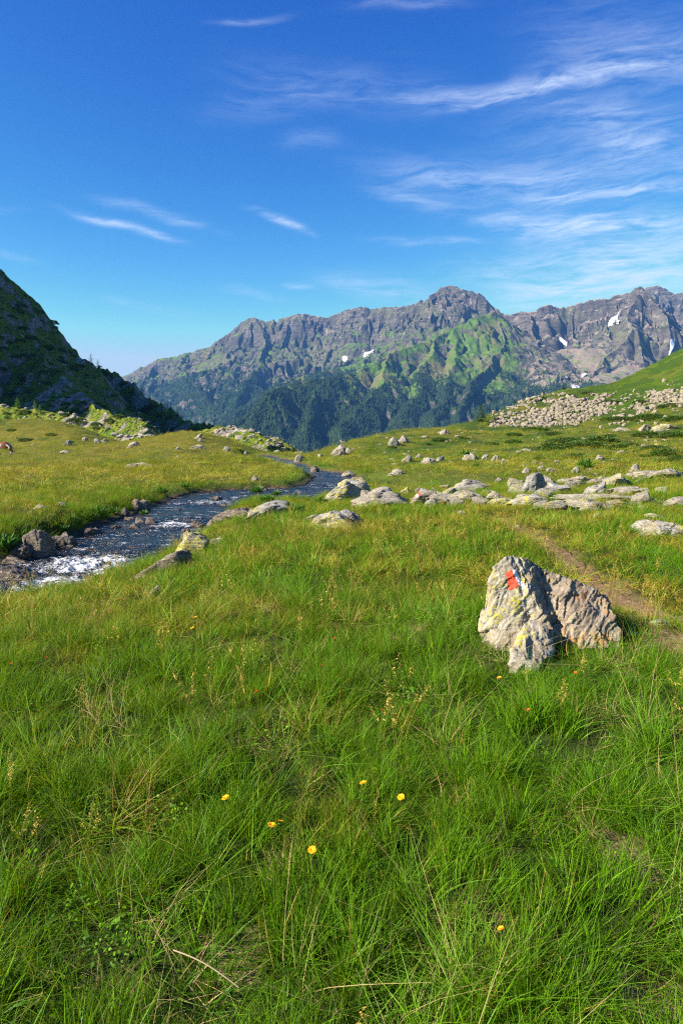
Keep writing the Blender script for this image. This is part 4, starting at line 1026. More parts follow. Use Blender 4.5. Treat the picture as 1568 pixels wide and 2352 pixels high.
for i, (px, py, kd, lab) in enumerate(FL):
    H = .27 if py > 1750 else .24
    b = at_z(px, py, .0 + H); gz_ = float(ground_z(np.array([b[0]]), np.array([b[1]]))[0])
    root = empty('hawkbit', (b[0], b[1], gz_)); tag(root, lab, 'flower', 'hawkbit flowers in the meadow')
    top = np.array([0, 0, b[2] - gz_]); tl = [rng.normal() * .25, rng.normal() * .25 + .15]
    V, F = tube([(-.03 * (1 - t) ** 2, .02 * (1 - t), top[2] * t) for t in np.linspace(0, 1, 7)], .0011, 5)
    obj('stem', mesh_np('stem', V, F), M['stem'], root)
    hd = HEADS[(kd, i % (3 if kd == 'petal' else 2))].copy()
    h = obj('flower_head', hd, M[kd], root, top + [0, 0, .004]); h.rotation_euler = (tl[1], tl[0], rng.uniform(0, 6))
    h.scale = (.6 if py > 2000 else .88,) * 3
    cpm = CUP.copy(); obj('bud_cup', cpm, M['stem'], root, top)
# long dry stalk lying over the grass
p0, p1 = at_z(398, 2182, .37), at_z(548, 2268, .30)
V, F = tube([p0 * (1 - t) + p1 * t + np.array([0, 0, .012 * math.sin(3.1 * t)]) for t in np.linspace(0, 1, 12)], .0019, 6, .8)
tag(obj('dry_stalk', mesh_np('dry_stalk', V, F), M['straw']), 'pale dry stalk lying across the grass near the bottom left', 'stalk')

# ------------------------------------------------------------------ leafy plants and shrubs
def leaf_mat(name, c1, c2, tr=.3, rough=.5):
    N = NT(name); a = N.attr('lr')
    c = N.mix(a, c1, c2)
    return N.out(N.n('ShaderNodeMixShader', {0: tr, 1: N.princ(c, rough, spec=.35), 2: N.n('ShaderNodeBsdfTranslucent', {0: c}).outputs[0]}).outputs[0])
M['broad'] = leaf_mat('broad_leaves', (0.04, 0.13, 0.012), (0.10, 0.22, 0.02)); M['heath'] = leaf_mat('heath_leaves', (0.042, 0.092, 0.010), (0.110, 0.190, 0.018), .25)
M['needle'] = leaf_mat('dark_needles', (0.022, 0.060, 0.010), (0.055, 0.120, 0.018), .2); M['larch'] = leaf_mat('larch_needles', (0.12, 0.24, 0.015), (0.25, 0.38, 0.03), .35)
M['bark'] = simple('conifer_bark', (0.09, 0.065, 0.045), .9)
def leaves(P, D, L, W, r, nm):
    n_ = len(P); D = D / np.linalg.norm(D, axis=1)[:, None]; S = np.cross(D, r.normal(size=(n_, 3))); S /= np.linalg.norm(S, axis=1)[:, None]
    L = np.asarray(L)[:, None]; W = np.asarray(W)[:, None]
    V = np.stack([P, P + D * L * .45 + S * W * .5, P + D * L, P + D * L * .45 - S * W * .5], 1).reshape(-1, 3)
    F = np.arange(n_ * 4).reshape(-1, 4); me = mesh_np(nm, V, F); fattr(me, 'lr', np.repeat(r.random(n_), 4)); return me
def mound(seed, n_, leaf, nm):
    r = np.random.default_rng(seed); d = r.normal(size=(n_, 3)); d[:, 2] = np.abs(d[:, 2]); d /= np.linalg.norm(d, axis=1)[:, None]
    bump_ = 1 + .28 * fbm3(d * 2.2 + seed, 3, 5)
    P = d * (bump_ * r.uniform(.75, 1.0, n_))[:, None] * [.5, .5, .55]
    return leaves(P, d + r.normal(size=(n_, 3)) * .6 + [0, 0, .4], leaf * r.uniform(.6, 1.3, n_), leaf * .5 * r.uniform(.6, 1.3, n_), r, nm)
MOUND = [mound(600 + k, 2600, .075, 'shrub') for k in range(4)]
for me in MOUND: me.materials.append(M['heath'])
hp = [(830, 1020), (1700, 985), (1568, 1075), (1000, 1050)]
r = np.random.default_rng(44); k = 0
spots = [(1240, 918, 40), (1400, 925, 46), (1350, 905, 30), (1480, 925, 50), (1540, 935, 60), (1420, 965, 70), (1500, 960, 90), (1560, 965, 70), (1230, 990, 60), (1160, 962, 26), (1480, 1003, 60), (1270, 1000, 44), (1300, 1018, 95), (1345, 1028, 90), (1270, 1032, 70), (1380, 1015, 70), (1180, 1017, 40), (1420, 1030, 55), (1240, 1056, 34), (1530, 1045, 70), (1560, 1058, 60), (1500, 1032, 50), (1545, 1003, 60), (1450, 1024, 40), (1010, 1012, 36), (1060, 1008, 30), (980, 1022, 24), (1330, 1050, 44), (1180, 1000, 34), (1400, 1003, 30), (1130, 1020, 26), (1410, 1078, 28), (1480, 1048, 24), (900, 1028, 20), (850, 1035, 18), (1520, 1062, 40), (120, 1000, 26), (60, 1012, 30), (30, 990, 24), (160, 1016, 18)]
for px, py, w in spots:
    b = hit(px, py)
    if b is None: continue
    W = w / FPX * b[1]
    o = bpy.data.objects.new('low_shrub', MOUND[k % 4]); COL.objects.link(o); o.location = [float(v) for v in b - [0, 0, .06 * W * .3]]
    o.scale = (W * 1.1, W * 1.1, min(W * .38, 1.0)); o.rotation_euler = (0, 0, r.uniform(0, 6)); k += 1
    tag(o, 'dark green heath shrub on the right slope' if px > 500 else 'dark green heath shrub on the left meadow rise', 'shrub', 'heath shrubs on the right slope' if px > 500 else 'heath shrubs on the left meadow rise')
def leafy(seed, n_, H, nm='leafy_plant'):
    r = np.random.default_rng(seed); a = r.uniform(0, 6.283, n_); el = r.uniform(.35, 1.3, n_)
    D = np.stack([np.cos(a) * np.cos(el), np.sin(a) * np.cos(el), np.sin(el)], 1); P = r.normal(size=(n_, 3)) * [.16, .16, 0] * H + [0, 0, 0.02]
    P = P + D * (H * .35 * r.random(n_))[:, None]
    return leaves(P, D + [0, 0, .1], H * r.uniform(.5, .95, n_), H * .20 * r.uniform(.6, 1.2, n_), r, nm)
LP = [leafy(700 + k, 90, .32) for k in range(3)]
for me in LP: me.materials.append(M['broad'])
BP = [(232, 1186, 1.3, 'bright leafy dock plant overhanging the left bank above the russet rock'), (208, 1194, 1.0, 'leafy plant left of the bright dock on the left bank'), (262, 1180, .9, 'leafy plant right of the bright dock on the left bank'),
 (165, 1205, 1.0, 'dark leafy plant in the shade of the left bank'), (145, 1222, .8, 'low dark leafy plant by the wet boulders of the left bank'), (10, 1262, 1.3, 'leafy plant at the left edge above the flat wet slab'), (372, 1135, 1.2, 'leafy plant on the far left bank where the stream bends'), (425, 1122, 1.0, 'bright herb on the far left bank right of the stream bend plant'),
 (735, 1160, 1.1, 'leafy plant at the left foot of the slanted boulder'), (672, 1182, 1.2, 'spiky leafy plant right of the long grey outcrop'), (830, 1137, 1.0, 'leafy plant between the slanted and the broad boulder'), (615, 1155, 1.2, 'green tuft on the spit at the near bank'), (590, 1133, 1.4, 'green tuft on the gravel bar, left'), (636, 1138, 1.0, 'green tuft on the gravel bar, right'), (330, 1183, .7, 'small tuft growing on the mid-stream block'),
 (1345, 1077, 1.8, 'fern clump in the rubble behind the boulder line'), (1068, 1048, 1.3, 'fern beside the largest stone of the mid-slope cluster'), (1095, 1075, .9, 'leafy tuft on the slope above the boulder line')]
for i, (px, py, s, lab) in enumerate(BP):
    b = hit(px, py)
    if b is None: continue
    o = bpy.data.objects.new('leafy_plant', LP[i % 3]); COL.objects.link(o); o.location = [float(v) for v in b]; s2 = s * .75 * min(max(1.0, b[1] / 26), 1.6)
    o.scale = (s2, s2, s2 * .9); o.rotation_euler = (0, 0, i * 1.3); tag(o, lab, 'plant')

# ------------------------------------------------------------------ conifers
def conifer(seed, tiers, spread, dens):
    """unit-height tree: crown mesh of drooping boughs, trunk mesh"""
    r = np.random.default_rng(seed); P, D, L, W = [], [], [], []
    for i in range(tiers):
        t = (i + r.uniform(-.3, .3)) / tiers; t = min(max(t, 0.0), .985); z = .10 + .88 * t
        rad = spread * (1 - t) ** .85 * r.uniform(.75, 1.15) + .012
        for _ in range(int(4 + 6 * (1 - t))):
            a = r.uniform(0, 6.283); R_ = rad * r.uniform(.6, 1.15)
            for q in range(dens):
                s = (q + r.random()) / dens
                p = np.array([math.cos(a) * R_ * s, math.sin(a) * R_ * s, z - .10 * R_ / .2 * s * s * .6 + .02 * s])
                P.append(p + r.normal(size=3) * .006); D.append([math.cos(a + r.normal() * .8), math.sin(a + r.normal() * .8), -.25 + r.normal() * .25]); k_ = (.055 * (1 - .5 * t)); L.append(k_ * r.uniform(.7, 1.4)); W.append(k_ * .42)
    crown = leaves(np.array(P), np.array(D), np.array(L), np.array(W), r, 'crown')
    V, F = tube([(0, 0, -.03), (.003, 0, .3), (0, .003, .7), (0, 0, .99)], .016, 6, .15)
    return crown, mesh_np('trunk', V, F)
CON = [conifer(800 + k, 20, .20, 7) for k in range(3)]; LAR = [conifer(810 + k, 15, .15, 4) for k in range(3)]
for c, t in CON: c.materials.append(M['needle']); t.materials.append(M['bark'])
for c, t in LAR: c.materials.append(M['larch']); t.materials.append(M['bark'])
def put_tree(b, h, kind, label, group, k, wide=1.0):
    root = empty('spruce_tree' if kind == 'c' else 'larch_tree', b, k * 1.7); tag(root, label, 'tree', group)
    c, t = (CON if kind == 'c' else LAR)[k % 3]
    for nm, me in (('crown', c), ('trunk', t)):
        o = bpy.data.objects.new(nm, me); COL.objects.link(o); o.parent = root; o.scale = (h * wide, h * wide, h)
for i, (px, py, hp_, kd, wd, lab) in enumerate([(1105, 968, 42, 'c', 2.4, 'dense dark green spruce at the left end of the talus skyline'), (1121, 975, 32, 'l', 2.2, 'looser spruce right behind the dense dark one'), (1293, 895, 18, 'c', 1.8, 'small dark spruce on the crest above the talus'),
  (1416, 886, 14, 'l', 1.5, 'tiny larch on the crest at the foot of the green slope, left one'), (1436, 878, 14, 'l', 1.5, 'tiny larch on the crest at the foot of the green slope, right one'), (1208, 975, 26, 'l', 1.5, 'spindly young spruce standing in the talus'), (1193, 956, 18, 'c', 2.4, 'bushy dwarf spruce in the talus above the spindly one'), (1180, 925, 10, 'c', 2.6, 'dark bush on the talus crest')]):
    b = hit(px, py)
    if b is None or b[1] > 190: b = at_y(px, py, 128)
    put_tree(b - [0, 0, .1], hp_ / FPX * b[1], kd, lab, None, i, wd)
print('plants', round(time.time() - T0, 1))

# ------------------------------------------------------------------ tent terrain
def tents(x, y, ridges):
    best = np.full(x.shape, -1e9); S = np.zeros(x.shape); Dm = np.zeros(x.shape)
    for rd in ridges:
        P = rd['P']; k = rd['k']; ks = rd.get('soft', 4000.0); s0 = rd.get('s0', 0.0)
        for i in range(len(P) - 1):
            ax, ay, az = P[i]; bx, by, bz = P[i + 1]; ex, ey = bx - ax, by - ay; l2 = ex * ex + ey * ey
            t = np.clip(((x - ax) * ex + (y - ay) * ey) / l2, 0, 1); d = np.hypot(x - ax - t * ex, y - ay - t * ey)
            h = az + (bz - az) * t - k * d / (1 + d / ks)
            m = h > best; best = np.where(m, h, best); S = np.where(m, s0 + t * math.sqrt(l2), S); Dm = np.where(m, d, Dm)
            s0 += math.sqrt(l2)
    return best, S, Dm
def R3(pts): return np.array([at_y(*p) for p in pts])

# ---- left hillside
LH = [dict(P=np.vstack([[[-330, 120, 85], [-300, 260, 110]], R3([(-200, 500, 410), (-60, 570, 425), (0, 617, 430), (22, 630, 436), (45, 668, 440), (62, 686, 446), (80, 712, 450), (108, 742, 462), (122, 778, 475), (135, 795, 490), (165, 812, 505), (200, 838, 510), (240, 850, 520), (272, 857, 520), (284, 872, 515), (300, 893, 505), (350, 922, 480), (400, 948, 450), (450, 975, 400), (480, 988, 370)])]), k=1.2, soft=1e6, s0=0),
      dict(P=R3([(430, 1000, 200), (475, 986, 200), (510, 983, 190), (545, 984, 180), (580, 997, 170), (610, 1008, 160), (640, 1030, 148), (655, 1045, 140)]), k=.5, soft=300, s0=900),
      dict(P=np.array([[-430, 60, 130], [-400, 150, 235], [-410, 300, 305], [-430, 450, 320], [-450, 650, 280]], float), k=1.3, soft=1e6, s0=2000),  # unseen ridge beyond the frame, shaped tall to throw shade on the hillside
      dict(P=R3([(-60, 925, 230), (60, 940, 215), (160, 958, 210), (250, 985, 200), (330, 1002, 190), (400, 1012, 175)]), k=.5, soft=400, s0=3000),
      dict(P=R3([(90, 800, 400), (150, 878, 340), (230, 935, 290), (320, 976, 260), (380, 1003, 225)]), k=.75, soft=500, s0=4000)]
thc = np.linspace(-.95, .06, 760); rc = np.exp(np.linspace(math.log(118), math.log(760), 520))
tg, rg = np.meshgrid(thc, rc); hx, hy = rg * np.sin(tg), rg * np.cos(tg)
def hill_z(x, y):
    wx_ = x + 6 * fbm(x / 40, y / 40, 3, 111); wy_ = y + 6 * fbm(x / 40, y / 40, 3, 112)
    h, S, Dm = tents(wx_, wy_, LH)
    g = sstep(2, 30, Dm)
    h = h - 5.0 * g * (1 - ridged(S / 26 + .35 * pn(x / 20, y / 20, 113), Dm / 60, 4, 114) * .6)
    h = h + (1 - g) * (S < 880) * (3.0 * ridged(S / 14, S * 0, 3, 125) - 2.5) + 1.5 * ridged(x / 16, y / 16, 4, 115) * (.4 + .6 * g) + .5 * fbm(x / 3.5, y / 3.5, 3, 116)
    # rock steps
    st = 7.0; q = h / st + .5 * pn(x / 30, y / 30, 117); fr = q - np.floor(q)
    h = h + (sstep(.2, .8, fr) - fr) * st * .65 * sstep(-.3, .4, fbm(x / 45, y / 45, 2, 118)) * g
    return np.maximum(h, -14 - (y - 118) * .05 + 1.5 * fbm(x / 20, y / 20, 3, 119))
hz = hill_z(hx, hy)
hme = mesh_np('hillside', np.stack([hx, hy, hz], -1).reshape(-1, 3), grid_faces(*hx.shape)[:, ::-1])
Nn = np.empty(len(hme.vertices) * 3, np.float32); hme.vertices.foreach_get('normal', Nn); nz = np.abs(Nn.reshape(-1, 3)[:, 2])
fx, fy = hx.ravel(), hy.ravel()
veg = sstep(.40, .62, nz + .30 * fbm(fx / 9, fy / 9, 5, 121)) 
fattr(hme, 'veg', veg); fattr(hme, 'scree', sstep(.15, .4, fbm(fx / 40, fy / 25, 3, 122)) * sstep(.6, .8, nz))
N = NT('rocky_hillside'); pos = N.n('ShaderNodeNewGeometry').outputs['Position']
a = N.noise(pos, .12, 7, .7); b = N.noise(pos, .7, 6, .7); v = N.n('ShaderNodeTexVoronoi', {'Vector': pos, 'Scale': .55}).outputs
rk = N.mix(N.ramp(b, .4, .62), (0.13, 0.115, 0.09), (0.36, 0.32, 0.26))
vg = N.mix(N.ramp(a, .35, .65), (0.095, 0.175, 0.012), (0.22, 0.24, 0.030)); vg = N.mix(N.ramp(b, .47, .60), vg, (0.025, 0.050, 0.010))
c = N.mix(N.ramp(N.m('ADD', N.attr('veg'), N.m('MULTIPLY', N.m('SUBTRACT', b, .5), 1.4)), .35, .65), rk, vg)
sc_ = N.mix(N.n('ShaderNodeSeparateColor', {0: v[1]}).outputs[0], (0.14, 0.125, 0.10), (0.42, 0.38, 0.32))
c = N.mix(N.ramp(N.m('ADD', N.attr('scree'), N.m('MULTIPLY', N.m('SUBTRACT', b, .5), 1.2)), .55, .75), c, sc_)
M['hill'] = N.out(N.princ(c, .95, N.bump(N.m('ADD', N.m('MULTIPLY', a, 2.0), N.m('ADD', b, v[0])), .9, 1.6), .1))
tag(obj('hillside', hme, M['hill']), kind='structure')
def mount_f(x, y):
    r = np.hypot(x, y); t = np.arctan2(x, y)
    return bilin(mz, np.interp(r, rm_, np.arange(len(rm_))), np.interp(t, thm, np.arange(len(thm))))
def hill_f(x, y):
    return bilin(hz, (np.log(np.hypot(x, y)) - math.log(118)) / (math.log(760 / 118) / 519), (np.arctan2(x, y) + .95) / (1.01 / 759))
def hit_fn(px, py, fn, y0, y1, n_=1500):
    d = ray(px, py); Y = np.linspace(y0, y1, n_); X = d[0] / d[1] * Y; zr = EYE + d[2] / d[1] * Y; zg = fn(X, Y); b = zr < zg
    if not b.any(): return None
    i = int(np.argmax(b)); return np.array([X[i], Y[i], zg[i]]) if i > 0 else None
TL = [(66, 812, 9), (135, 765, 0)]
trees_left = [(100, 743, 16, 'c'), (122, 770, 12, 'c'), (153, 812, 8, 'c'), (172, 818, 6, 'l'), (210, 812 + 28, 26, 'l'), (226, 845, 20, 'l'), (201, 890, 26, 'l'), (242, 862, 12, 'l'), (277, 890, 16, 'l'), (327, 890, 24, 'l'), (335, 893, 30, 'l'), (342, 888, 30, 'l'), (394, 902, 20, 'l'), (362, 960, 36, 'l'), (372, 956, 34, 'l'), (386, 958, 30, 'l'), (380, 948, 26, 'l'), (354, 938, 24, 'l'), (344, 930, 22, 'l'), (401, 965, 22, 'l'), (408, 952, 18, 'l'), (41, 935, 24, 'l'), (81, 938, 20, 'l'), (93, 950, 22, 'l'), (18, 930, 20, 'l'), (418, 897, 14, 'l'), (484, 912, 10, 'c'), (512, 928, 8, 'c'), (567, 0, 0, 'c')]
trees_left = trees_left[:-1]
for px, py in [(296, 890), (322, 905), (347, 920), (372, 934), (374, 934), (390, 942), (418, 958), (452, 978), (466, 984)]: trees_left.append((px, py, random.choice([7, 9, 12]), 'c'))
k = 0
for px, py, hh, kd in trees_left:
    b = hit_fn(px, py, hill_f, 120, 620)
    for dpy in (4, 8, 12, 18):
        if b is None: b = hit_fn(px, py + dpy, hill_f, 120, 620)
    if b is None: continue
    ski = kd == 'c'
    put_tree(b - [0, 0, .3], hh / FPX * b[1] * 1.05, kd, 'small dark conifer on the skyline of the left mountain' if ski else 'pale green larch on the shaded left mountain', 'skyline conifers of the left mountain' if ski else 'larches on the left mountain', k, 1.3 if ski else 1.9); k += 1
rs_ = np.random.default_rng(77); k2 = 0
for _ in range(400):
    px, py = rs_.uniform(0, 470), rs_.uniform(700, 1010)
    b = hit_fn(px, py, hill_f, 130, 560, 500)
    if b is None or k2 >= 90: continue
    W = rs_.uniform(9, 30) / FPX * b[1]; o = bpy.data.objects.new('mountain_shrub', MOUND[k2 % 4]); COL.objects.link(o); o.location = [float(v) for v in b - [0, 0, .1 * W]]; o.scale = (W, W, W * .55); o.rotation_euler = (0, 0, k2); k2 += 1
    tag(o, 'dark green shrub on the shaded left mountain', 'shrub', 'shrubs on the left mountain')
for i, (px, py, hh) in enumerate([(420, 1025, 26), (575, 1030, 22), (596, 1040, 20), (560, 1025, 14), (630, 1050, 16), (352, 1000, 18), (655, 1052, 14)]):
    b = hit_fn(px, py, hill_f, 120, 400)
    if b is None: continue
    put_tree(b - [0, 0, .2], hh / FPX * b[1], 'l', 'pale green larch at the foot of the left mountain behind the meadow hump', 'larches at the foot of the left mountain', i, 1.3)
# rubble on the hillside
r = np.random.default_rng(66); Vs, Fs = [], []; c_n = 0; D_, F_ = ICO[2]; shp = [rock_shape(950 + q, 2, 9, .05)[0] for q in range(8)]
qx = r.uniform(-.5, -.05, 9000); qy = np.exp(r.uniform(math.log(135), math.log(480), 9000)); X_ = qx * qy; Z_ = hill_z(X_, qy)
sel = (fbm(X_ / 40, qy / 25, 3, 122) > .12) | (fbm(X_ / 18, qy / 18, 3, 123) > .35)
for x_, y_, z_ in zip(X_[sel][:2600], qy[sel][:2600], Z_[sel][:2600]):
    w = r.uniform(.4, .9) + 1.8 * r.random() ** 6
    P = shp[r.integers(8)] * [w, w * .8, w * .6] - [0, 0, w * .15]; Vs.append(P + [x_, y_, z_]); Fs.append(F_ + c_n); c_n += len(P)
o = obj('hillside_rubble', mesh_np('hillside_rubble', np.vstack(Vs), np.vstack(Fs), False), M['pale']); tag(o, 'grey rubble scattered down the shaded left mountain', 'rubble', kind='stuff')
print('hill', round(time.time() - T0, 1))

# ------------------------------------------------------------------ distant mountains
MR = [
 dict(P=R3([(-300, 820, 8200), (100, 905, 8000), (230, 885, 7800), (285, 868, 7600), (318, 846, 7400), (335, 842, 7350), (362, 826, 7300), (385, 822, 7250), (410, 814, 7200), (440, 812, 7100), (470, 801, 7000), (490, 790, 6950), (512, 774, 6900), (530, 762, 6880), (555, 745, 6850), (574, 733, 6830), (586, 730, 6820), (604, 742, 6800), (612, 740, 6790), (624, 736, 6780), (633, 743, 6770), (655, 732, 6750), (672, 727, 6730), (688, 720, 6700), (700, 722, 6690), (722, 726, 6660), (748, 731, 6620), (762, 725, 6600), (790, 716, 6560), (815, 711, 6520), (840, 706, 6480), (860, 711, 6450), (900, 707, 6400), (930, 705, 6350), (952, 697, 6300), (982, 688, 6250), (1000, 674, 6200), (1012, 661, 6180), (1024, 657, 6160), (1050, 655, 6140), (1064, 668, 6100), (1085, 676, 6060), (1104, 680, 6020), (1118, 700, 5950), (1135, 717, 5850)]), k=.98, soft=3500),
 dict(P=R3([(1135, 717, 5850), (1149, 721, 5800), (1170, 723, 5780), (1191, 722, 5750), (1210, 714, 5720), (1222, 718, 5700), (1238, 707, 5680), (1258, 700, 5660), (1280, 708, 5650), (1302, 708, 5650), (1322, 700, 5640), (1353, 693, 5600), (1391, 686, 5560), (1396, 690, 5550), (1423, 677, 5500), (1450, 672, 5450), (1460, 660, 5430), (1472, 661, 5420), (1485, 676, 5360)]), k=1.15, soft=2600, s0=9000),
 dict(P=R3([(1440, 690, 7400), (1475, 664, 7300), (1504, 658, 7200), (1521, 661, 7150), (1532, 670, 7100), (1545, 677, 7050), (1568, 673, 7000), (1700, 640, 6900), (1900, 690, 6800)]), k=.85, soft=3500, s0=14000),
 # far forested spurs of the main ridge
 dict(P=R3([(440, 812, 7100), (415, 845, 6600), (430, 880, 6100), (470, 915, 5600), (520, 950, 5200)]), k=.7, soft=3000, s0=17000),
 dict(P=R3([(586, 730, 6820), (600, 790, 6400), (610, 835, 6000), (560, 880, 5600), (540, 920, 5300)]), k=.85, soft=3000, s0=19000),
 dict(P=R3([(930, 802, 5700), (860, 832, 5600), (780, 845, 5500), (700, 862, 5350), (640, 885, 5200), (590, 915, 5000), (545, 950, 4800)]), k=.75, soft=3000, s0=21000),
 # green central spur
 dict(P=R3([(1135, 718, 5200), (1105, 726, 5120), (1072, 740, 5030), (1050, 752, 4960), (1031, 765, 4900), (1000, 778, 4820), (977, 787, 4750), (932, 801, 4620), (893, 813, 4480), (871, 829, 4400), (817, 854, 4200), (753, 870, 4020), (700, 880, 3900), (640, 893, 3760), (611, 914, 3640), (585, 940, 3540), (525, 985, 3420)]), k=.80, soft=2600, s0=24000),
 dict(P=R3([(1135, 718, 5200), (1135, 718, 5850)]), k=1.1, soft=2600, s0=23000),
 dict(P=R3([(1000, 778, 4820), (985, 830, 4450), (950, 890, 4050), (930, 950, 3700), (900, 1010, 3400)]), k=.78, soft=2200, s0=28000),
 dict(P=R3([(893, 813, 4480), (880, 860, 4150), (840, 920, 3800), (800, 975, 3500), (770, 1020, 3250)]), k=.78, soft=2200, s0=30000),
 dict(P=R3([(753, 870, 4020), (725, 930, 3700), (705, 990, 3400)]), k=.85, soft=2200, s0=32000),
 dict(P=R3([(1135, 718, 5200), (1150, 755, 5000), (1160, 790, 4800), (1125, 830, 4450), (1090, 872, 4100), (1075, 905, 3900), (1060, 950, 3650), (1050, 990, 3400)]), k=1.25, soft=2200, s0=34000),
 dict(P=R3([(1050, 752, 4960), (1045, 810, 4600), (1020, 870, 4200), (1000, 930, 3850), (990, 980, 3500)]), k=.78, soft=2200, s0=36000),
 # ribs under the right wall
 dict(P=R3([(1210, 714, 5720), (1222, 770, 5350), (1205, 830, 4950), (1185, 880, 4650), (1170, 930, 4350)]), k=1.25, soft=1800, s0=38000),
 dict(P=R3([(1466, 660, 5420), (1452, 700, 5250), (1440, 745, 5000), (1415, 790, 4800), (1385, 830, 4600), (1362, 862, 4450), (1345, 900, 4250)]), k=1.15, soft=2000, s0=40000),
 dict(P=R3([(1485, 676, 5360), (1512, 706, 5200), (1530, 735, 5050), (1532, 780, 4900), (1520, 830, 4750), (1500, 880, 4550)]), k=1.3, soft=2000, s0=42000),
 dict(P=R3([(1440, 745, 5000), (1475, 800, 4750), (1450, 860, 4500)]), k=1.1, soft=2000, s0=44000),
 # cirque floor
 dict(P=R3([(1260, 815, 5150), (1310, 800, 5150), (1370, 800, 5050)]), k=.42, soft=5000, s0=46000),
 dict(P=R3([(1290, 860, 4700), (1330, 900, 4300), (1320, 960, 3900)]), k=.42, soft=5000, s0=48000),
]
thm = np.concatenate([np.linspace(-.62, -.40, 60)[:-1], np.linspace(-.40, .52, 1150), np.linspace(.52, .72, 50)[1:]])
rm_ = np.concatenate([np.linspace(2300, 5000, 420)[:-1], np.linspace(5000, 9000, 430)])
tg, rg = np.meshgrid(thm, rm_); mx_, my_ = rg * np.sin(tg), rg * np.cos(tg)
def mount_z(x, y):
    h, S, Dm = tents(x + 48 * fbm(x / 420, y / 420, 4, 151, .55), y + 60 * fbm(x / 420, y / 420, 4, 152, .55), MR)
    g = sstep(5, 160, Dm)
    wrp = .9 * fbm(x / 330, y / 330, 3, 131)
    rib = ridged(S / 240 + 1.5 * wrp, Dm / 700 + 3, 3, 132, .5)
    rib2 = ridged(S / 62 + 1.6 * wrp, Dm / 500, 3, 133, .55)
    rib3 = ridged(S / 27 + 2.0 * wrp, Dm / 260, 2, 138, .5)
    amp_ = .35 + 1.0 * sstep(-.5, .6, fbm(x / 800, y / 800, 2, 139)); nr = sstep(5300, 5800, y)
    nf_ = 1 - .85 * (S > 45900); g = g * nf_
    h = h - g * ((50 + 12 * nr) * amp_ * (1.1 - rib) + (14 + 10 * nr) * (1 - rib2) + (2 + 4 * nr) * (1 - rib3))
    h = h + g * 19 * (ridged(x / 300, y / 300, 3, 134) - .8) + nf_ * (4 + 3 * nr) * ridged(x / 70, y / 70, 4, 135, .55) + (1 - g) * 7 * pn(S / 45, S * 0, 136)
    return np.maximum(h, -560 + 20 * fbm(x / 300, y / 300, 3, 137))
mz = mount_z(mx_, my_)
mme = mesh_np('mountain_range', np.stack([mx_, my_, mz], -1).reshape(-1, 3), grid_faces(*mx_.shape)[:, ::-1])
Nn = np.empty(len(mme.vertices) * 3, np.float32); mme.vertices.foreach_get('normal', Nn); nz = np.abs(Nn.reshape(-1, 3)[:, 2])
X_, Y_, Z_ = mx_.ravel(), my_.ravel(), mz.ravel()
nb_ = fbm(X_ / 350, Y_ / 350, 4, 141); ns_ = fbm(X_ / 90, Y_ / 90, 4, 142)
near = 1 - sstep(5250, 5900, Y_)
PXm = CX + X_ / Y_ * FPX * (cp - 0)  # azimuth measure only used to vary the ground cover along the valley
az_ = X_ / Y_
green = sstep(.56, .72, nz + .10 * nb_ + .06 * ns_ + .05 * near - .06 * (1 - near)) * (1 - sstep(760, 1120, Z_ + 150 * nb_ + 100 * near)) * (.7 + .3 * near)
green *= 1 - .6 * sstep(.20, .27, az_)
_, SM_, _ = tents(X_, Y_, MR); floor_ = SM_ > 45900
fsh_ = 190 * sstep(4700, 5500, Y_)
forest = (1 - sstep(120, 300, Z_ - fsh_ + 130 * nb_ + 90 * ns_)) * sstep(.40, .55, nz + .1 * ns_)
scree = floor_ * (.55 + .5 * nb_) + sstep(.70, .80, nz + .08 * ns_) * sstep(.22, .30, az_) * (1 - sstep(900, 1100, Z_)) + .8 * sstep(.80, .86, nz + .07 * ns_) * sstep(5200, 5600, Y_)
for nm_, ar in (('green', green), ('forest', forest), ('scree', np.clip(scree, 0, 1))): fattr(mme, nm_, ar)
N = NT('mountain_rock_and_turf'); pos = N.n('ShaderNodeNewGeometry').outputs['Position']
a = N.noise(pos, .004, 8, .7); b = N.noise(pos, .02, 7, .72); st = N.n('ShaderNodeMapping', {'Vector': pos, 'Rotation': (.3, .5, .2), 'Scale': (1, 1, 4)}).outputs[0]; s_ = N.noise(st, .012, 7, .7, .4)
rk = N.mix(N.ramp(a, .38, .62), (0.074, 0.066, 0.052), (0.135, 0.118, 0.092)); rk = N.mix(N.ramp(s_, .45, .62), rk, (0.042, 0.040, 0.038)); rk = N.mix(N.m('MULTIPLY', N.ramp(b, .56, .66), .6), rk, (0.36, 0.31, 0.25)); rk = N.mix(N.m('MULTIPLY', N.ramp(N.noise(pos, .0016, 4, .6), .5, .6), .5), rk, (0.12, 0.13, 0.05))
jit = N.m('MULTIPLY', N.m('SUBTRACT', b, .5), 1.6)
sr = N.mix(N.ramp(b, .4, .6), (0.22, 0.165, 0.13), (0.30, 0.24, 0.195))
c = N.mix(N.ramp(N.m('ADD', N.attr('scree'), N.m('MULTIPLY', jit, .5)), .35, .65), rk, sr)
gr = N.mix(N.ramp(b, .38, .62), (0.058, 0.115, 0.016), (0.110, 0.175, 0.024)); gr = N.mix(N.ramp(a, .5, .62), gr, (0.14, 0.13, 0.05))
c = N.mix(N.ramp(N.m('ADD', N.attr('green'), jit), .35, .6), c, gr)
c = N.mix(N.m('MULTIPLY', N.ramp(N.m('ADD', N.attr('forest'), N.m('MULTIPLY', jit, .8)), .4, .6), .85), c, (0.020, 0.045, 0.012))
M['mount'] = N.out(N.princ(c, .95, N.bump(N.m('ADD', N.m('MULTIPLY', s_, 1.0), N.m('MULTIPLY', b, .7)), .6, 18.0), .05))
